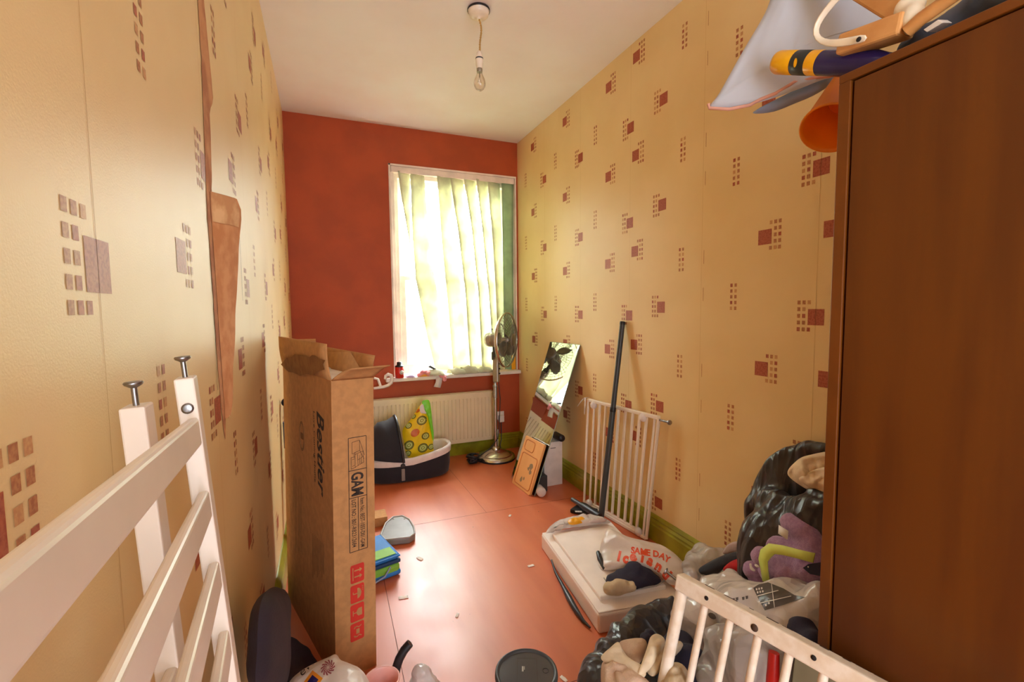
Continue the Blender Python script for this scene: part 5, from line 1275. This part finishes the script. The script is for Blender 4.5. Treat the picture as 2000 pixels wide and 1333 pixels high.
single(patch_z(((1208,1258),(1232,1250),(1262,1250),(1262,1268),(1250,1296),(1232,1294),(1218,1278)), .235, .02, .006, 14).build('tan_towel', M['beige']), 'tan towel lying in the fold of the cream towel', 'towel')
m = patch_z(((1176,1296),(1196,1302),(1226,1316),(1256,1330),(1275,1350),(1260,1385),(1200,1390),(1176,1350)), .235, .05, .016, 13)
patch_z(((1200,1312),(1216,1318),(1232,1345),(1230,1380),(1212,1370),(1204,1340)), .265, .02, .006, 18, m)
single(m.build('beige_towel', M['beige']), 'creased beige towel hanging under the cream towel in the near bag', 'towel')
single(patch_z(((1262,1306),(1280,1276),(1300,1262),(1326,1254),(1334,1262),(1318,1280),(1296,1300),(1276,1322)), .25, .025, .009, 16).build('ivory_cloth', M['cream']), 'small ivory cloth right of the cream towel', 'cloth')
single(patch_z(((1288,1345),(1300,1312),(1318,1300),(1338,1308),(1350,1330),(1352,1360),(1320,1375),(1295,1365)), .25, .045, .014, 16).build('stone_garment', M['stone']), 'crumpled stone-coloured garment behind the corner post of the bars', 'garment')
single(lump('navy_sock', [(PZ(1262,1250,.235), (.018,.022,.02)), (PZ(1268,1240,.23), (.016,.016,.018))], M['navy'], voxel=.004, amp=.003, sc=20), 'small navy cloth tucked behind the cream towel', 'cloth')

# ------------------------------------------------------------------ white bed guard, front right
K0 = PZ(1335, 1140, .50); K1 = PZ(1702, 1343, .50); rdx = (K1-K0); rdx.normalize()
LK = PY(1296, 1333, K0.y); ak = (LK-K0).normalized()
cg2 = thing('bed_guard', 'worn white barred bed guard leaning by the wardrobe at the front', 'bed guard', K0+ak*((K0.z)/-ak.z))
RL = .80
upk = -ak
MB().beam(K0-rdx*.014, K0+rdx*RL, .034, .040, up=upk).build('top_rail', M['cotworn'], cg2, bevel=.004)
foot = (K0.z-.012)/-ak.z
MB().beam(K0+ak*foot, K0+ak*foot+rdx*RL, .030, .026, up=upk).build('bottom_rail', M['cotworn'], cg2, bevel=.004)
MB().tube([K0+ak*.012, K0+ak*foot], .0145, 16).build('corner_post', M['cotworn'], cg2)
MB().tube([K0+rdx*(RL-.014)+ak*.012, K0+rdx*(RL-.014)+ak*foot], .0145, 16).build('corner_post', M['cotworn'], cg2)
n_ = 12
for k in range(1, n_):
    p = K0+rdx*(RL-.014)*k/n_
    MB().tube([p+ak*.012, p+ak*foot], .0088, 12).build('bar', M['cotworn'], cg2)
nk = rdx.cross(upk).normalized()
if nk.x > 0: nk = -nk
for k in range(6):
    p = K0+rdx*(.075+.118*k)+nk*.0172+upk*(.002 if k != 1 else -.004)
    MB().lathe([(.0052 if k != 1 else .008,0),(.0052 if k != 1 else .008,.0008),(.0005,.0009)], p, nk, n=16).build('screw_hole' if k != 1 else 'rusty_screw', M['darkhole'] if k != 1 else M['wear'], cg2)
rw = random.Random(5)
wm = MB(); s_ = .05
while s_ < .62:
    l_ = rw.uniform(.01,.035); p = K0+rdx*s_-nk*.0135+upk*.0203
    wm.quad(p, rdx*l_, nk*rw.uniform(.002,.005)); s_ += l_+rw.uniform(.004,.03)
wo = wm.build('worn_patches', M['wear'], cg2); wo['kind'] = 'stuff'
bq = K0-rdx*.014
MB().tube([bq+nk*.004, bq-rdx*.030+nk*.012+upk*.010], .0035, 10).lathe([(.0035,0),(.0085,.003),(.0095,.005),(.003,.006)], bq-rdx*.030+nk*.012+upk*.010, (-rdx+nk*.26+upk*.3), n=16).build('bolt', M['steel'], cg2)
SKY, EXPO = 1.0, 1.8
BACK = (2.35, 2.5, 2.75)

# ------------------------------------------------------------------ light
w = bpy.data.worlds.new('sky'); SC.world = w; w.use_nodes = True; nt = w.node_tree; L = nt.links
bg = nt.nodes['Background']; tc = nt.nodes.new('ShaderNodeTexCoord'); sp = nt.nodes.new('ShaderNodeSeparateXYZ'); L.new(tc.outputs['Generated'], sp.inputs[0])
# day side (dim ground, pale horizon, bright overcast above) and an even fill light sent in through the unseen doorway
def ramp(sock, stops):
    mr = nt.nodes.new('ShaderNodeMapRange'); mr.inputs['From Min'].default_value = -1; mr.inputs['From Max'].default_value = 1
    L.new(sock, mr.inputs['Value']); r = nt.nodes.new('ShaderNodeValToRGB'); L.new(mr.outputs[0], r.inputs[0])
    e = r.color_ramp.elements
    while len(e) < len(stops): e.new(.5)
    for el, (p, c) in zip(e, stops): el.position = (p+1)/2; el.color = (*c, 1)
    return r.outputs[0]
day = ramp(sp.outputs['Z'], [(-.9, (2.0,2.2,1.6)), (-.12, (3.2,3.6,2.8)), (.05, (5,5.4,4.8)), (.35, (11,11.7,11.6)), (.75, (30,31.5,33))])
half = ramp(sp.outputs['Y'], [(-.15, (0,0,0)), (.15, (1,1,1))])
mx = nt.nodes.new('ShaderNodeMix'); mx.data_type = 'RGBA'
L.new(half, mx.inputs['Factor']); mx.inputs[6].default_value = (*BACK, 1); L.new(day, mx.inputs[7])
L.new(mx.outputs[2], bg.inputs['Color']); bg.inputs['Strength'].default_value = SKY
def portal(name, c, rot, sx, sy):
    ld = bpy.data.lights.new(name, 'AREA'); ld.shape = 'RECTANGLE'; ld.size = sx; ld.size_y = sy; ld.cycles.is_portal = True
    o = bpy.data.objects.new(name, ld); COL.objects.link(o); o.location = c; o.rotation_euler = rot
portal('window_daylight', ((WX0+WX1)/2, D+.26, (WZ0+WZ1)/2), (-PI/2, 0, 0), WX1-WX0, WZ1-WZ0)
portal('doorway_fill', ((DX0+DX1)/2, YB-.12, DZ/2), (PI/2, 0, 0), DX1-DX0, DZ)
SC.view_settings.view_transform = 'Standard'; SC.view_settings.look = 'None'; SC.view_settings.gamma = 1
SC.view_settings.use_curve_mapping = False; SC.view_settings.exposure = EXPO
c_ = SC.cycles; c_.max_bounces = 10; c_.diffuse_bounces = 6; c_.glossy_bounces = 5; c_.transmission_bounces = 8; c_.transparent_max_bounces = 16
c_.caustics_reflective = False; c_.caustics_refractive = False; c_.sample_clamp_indirect = 6
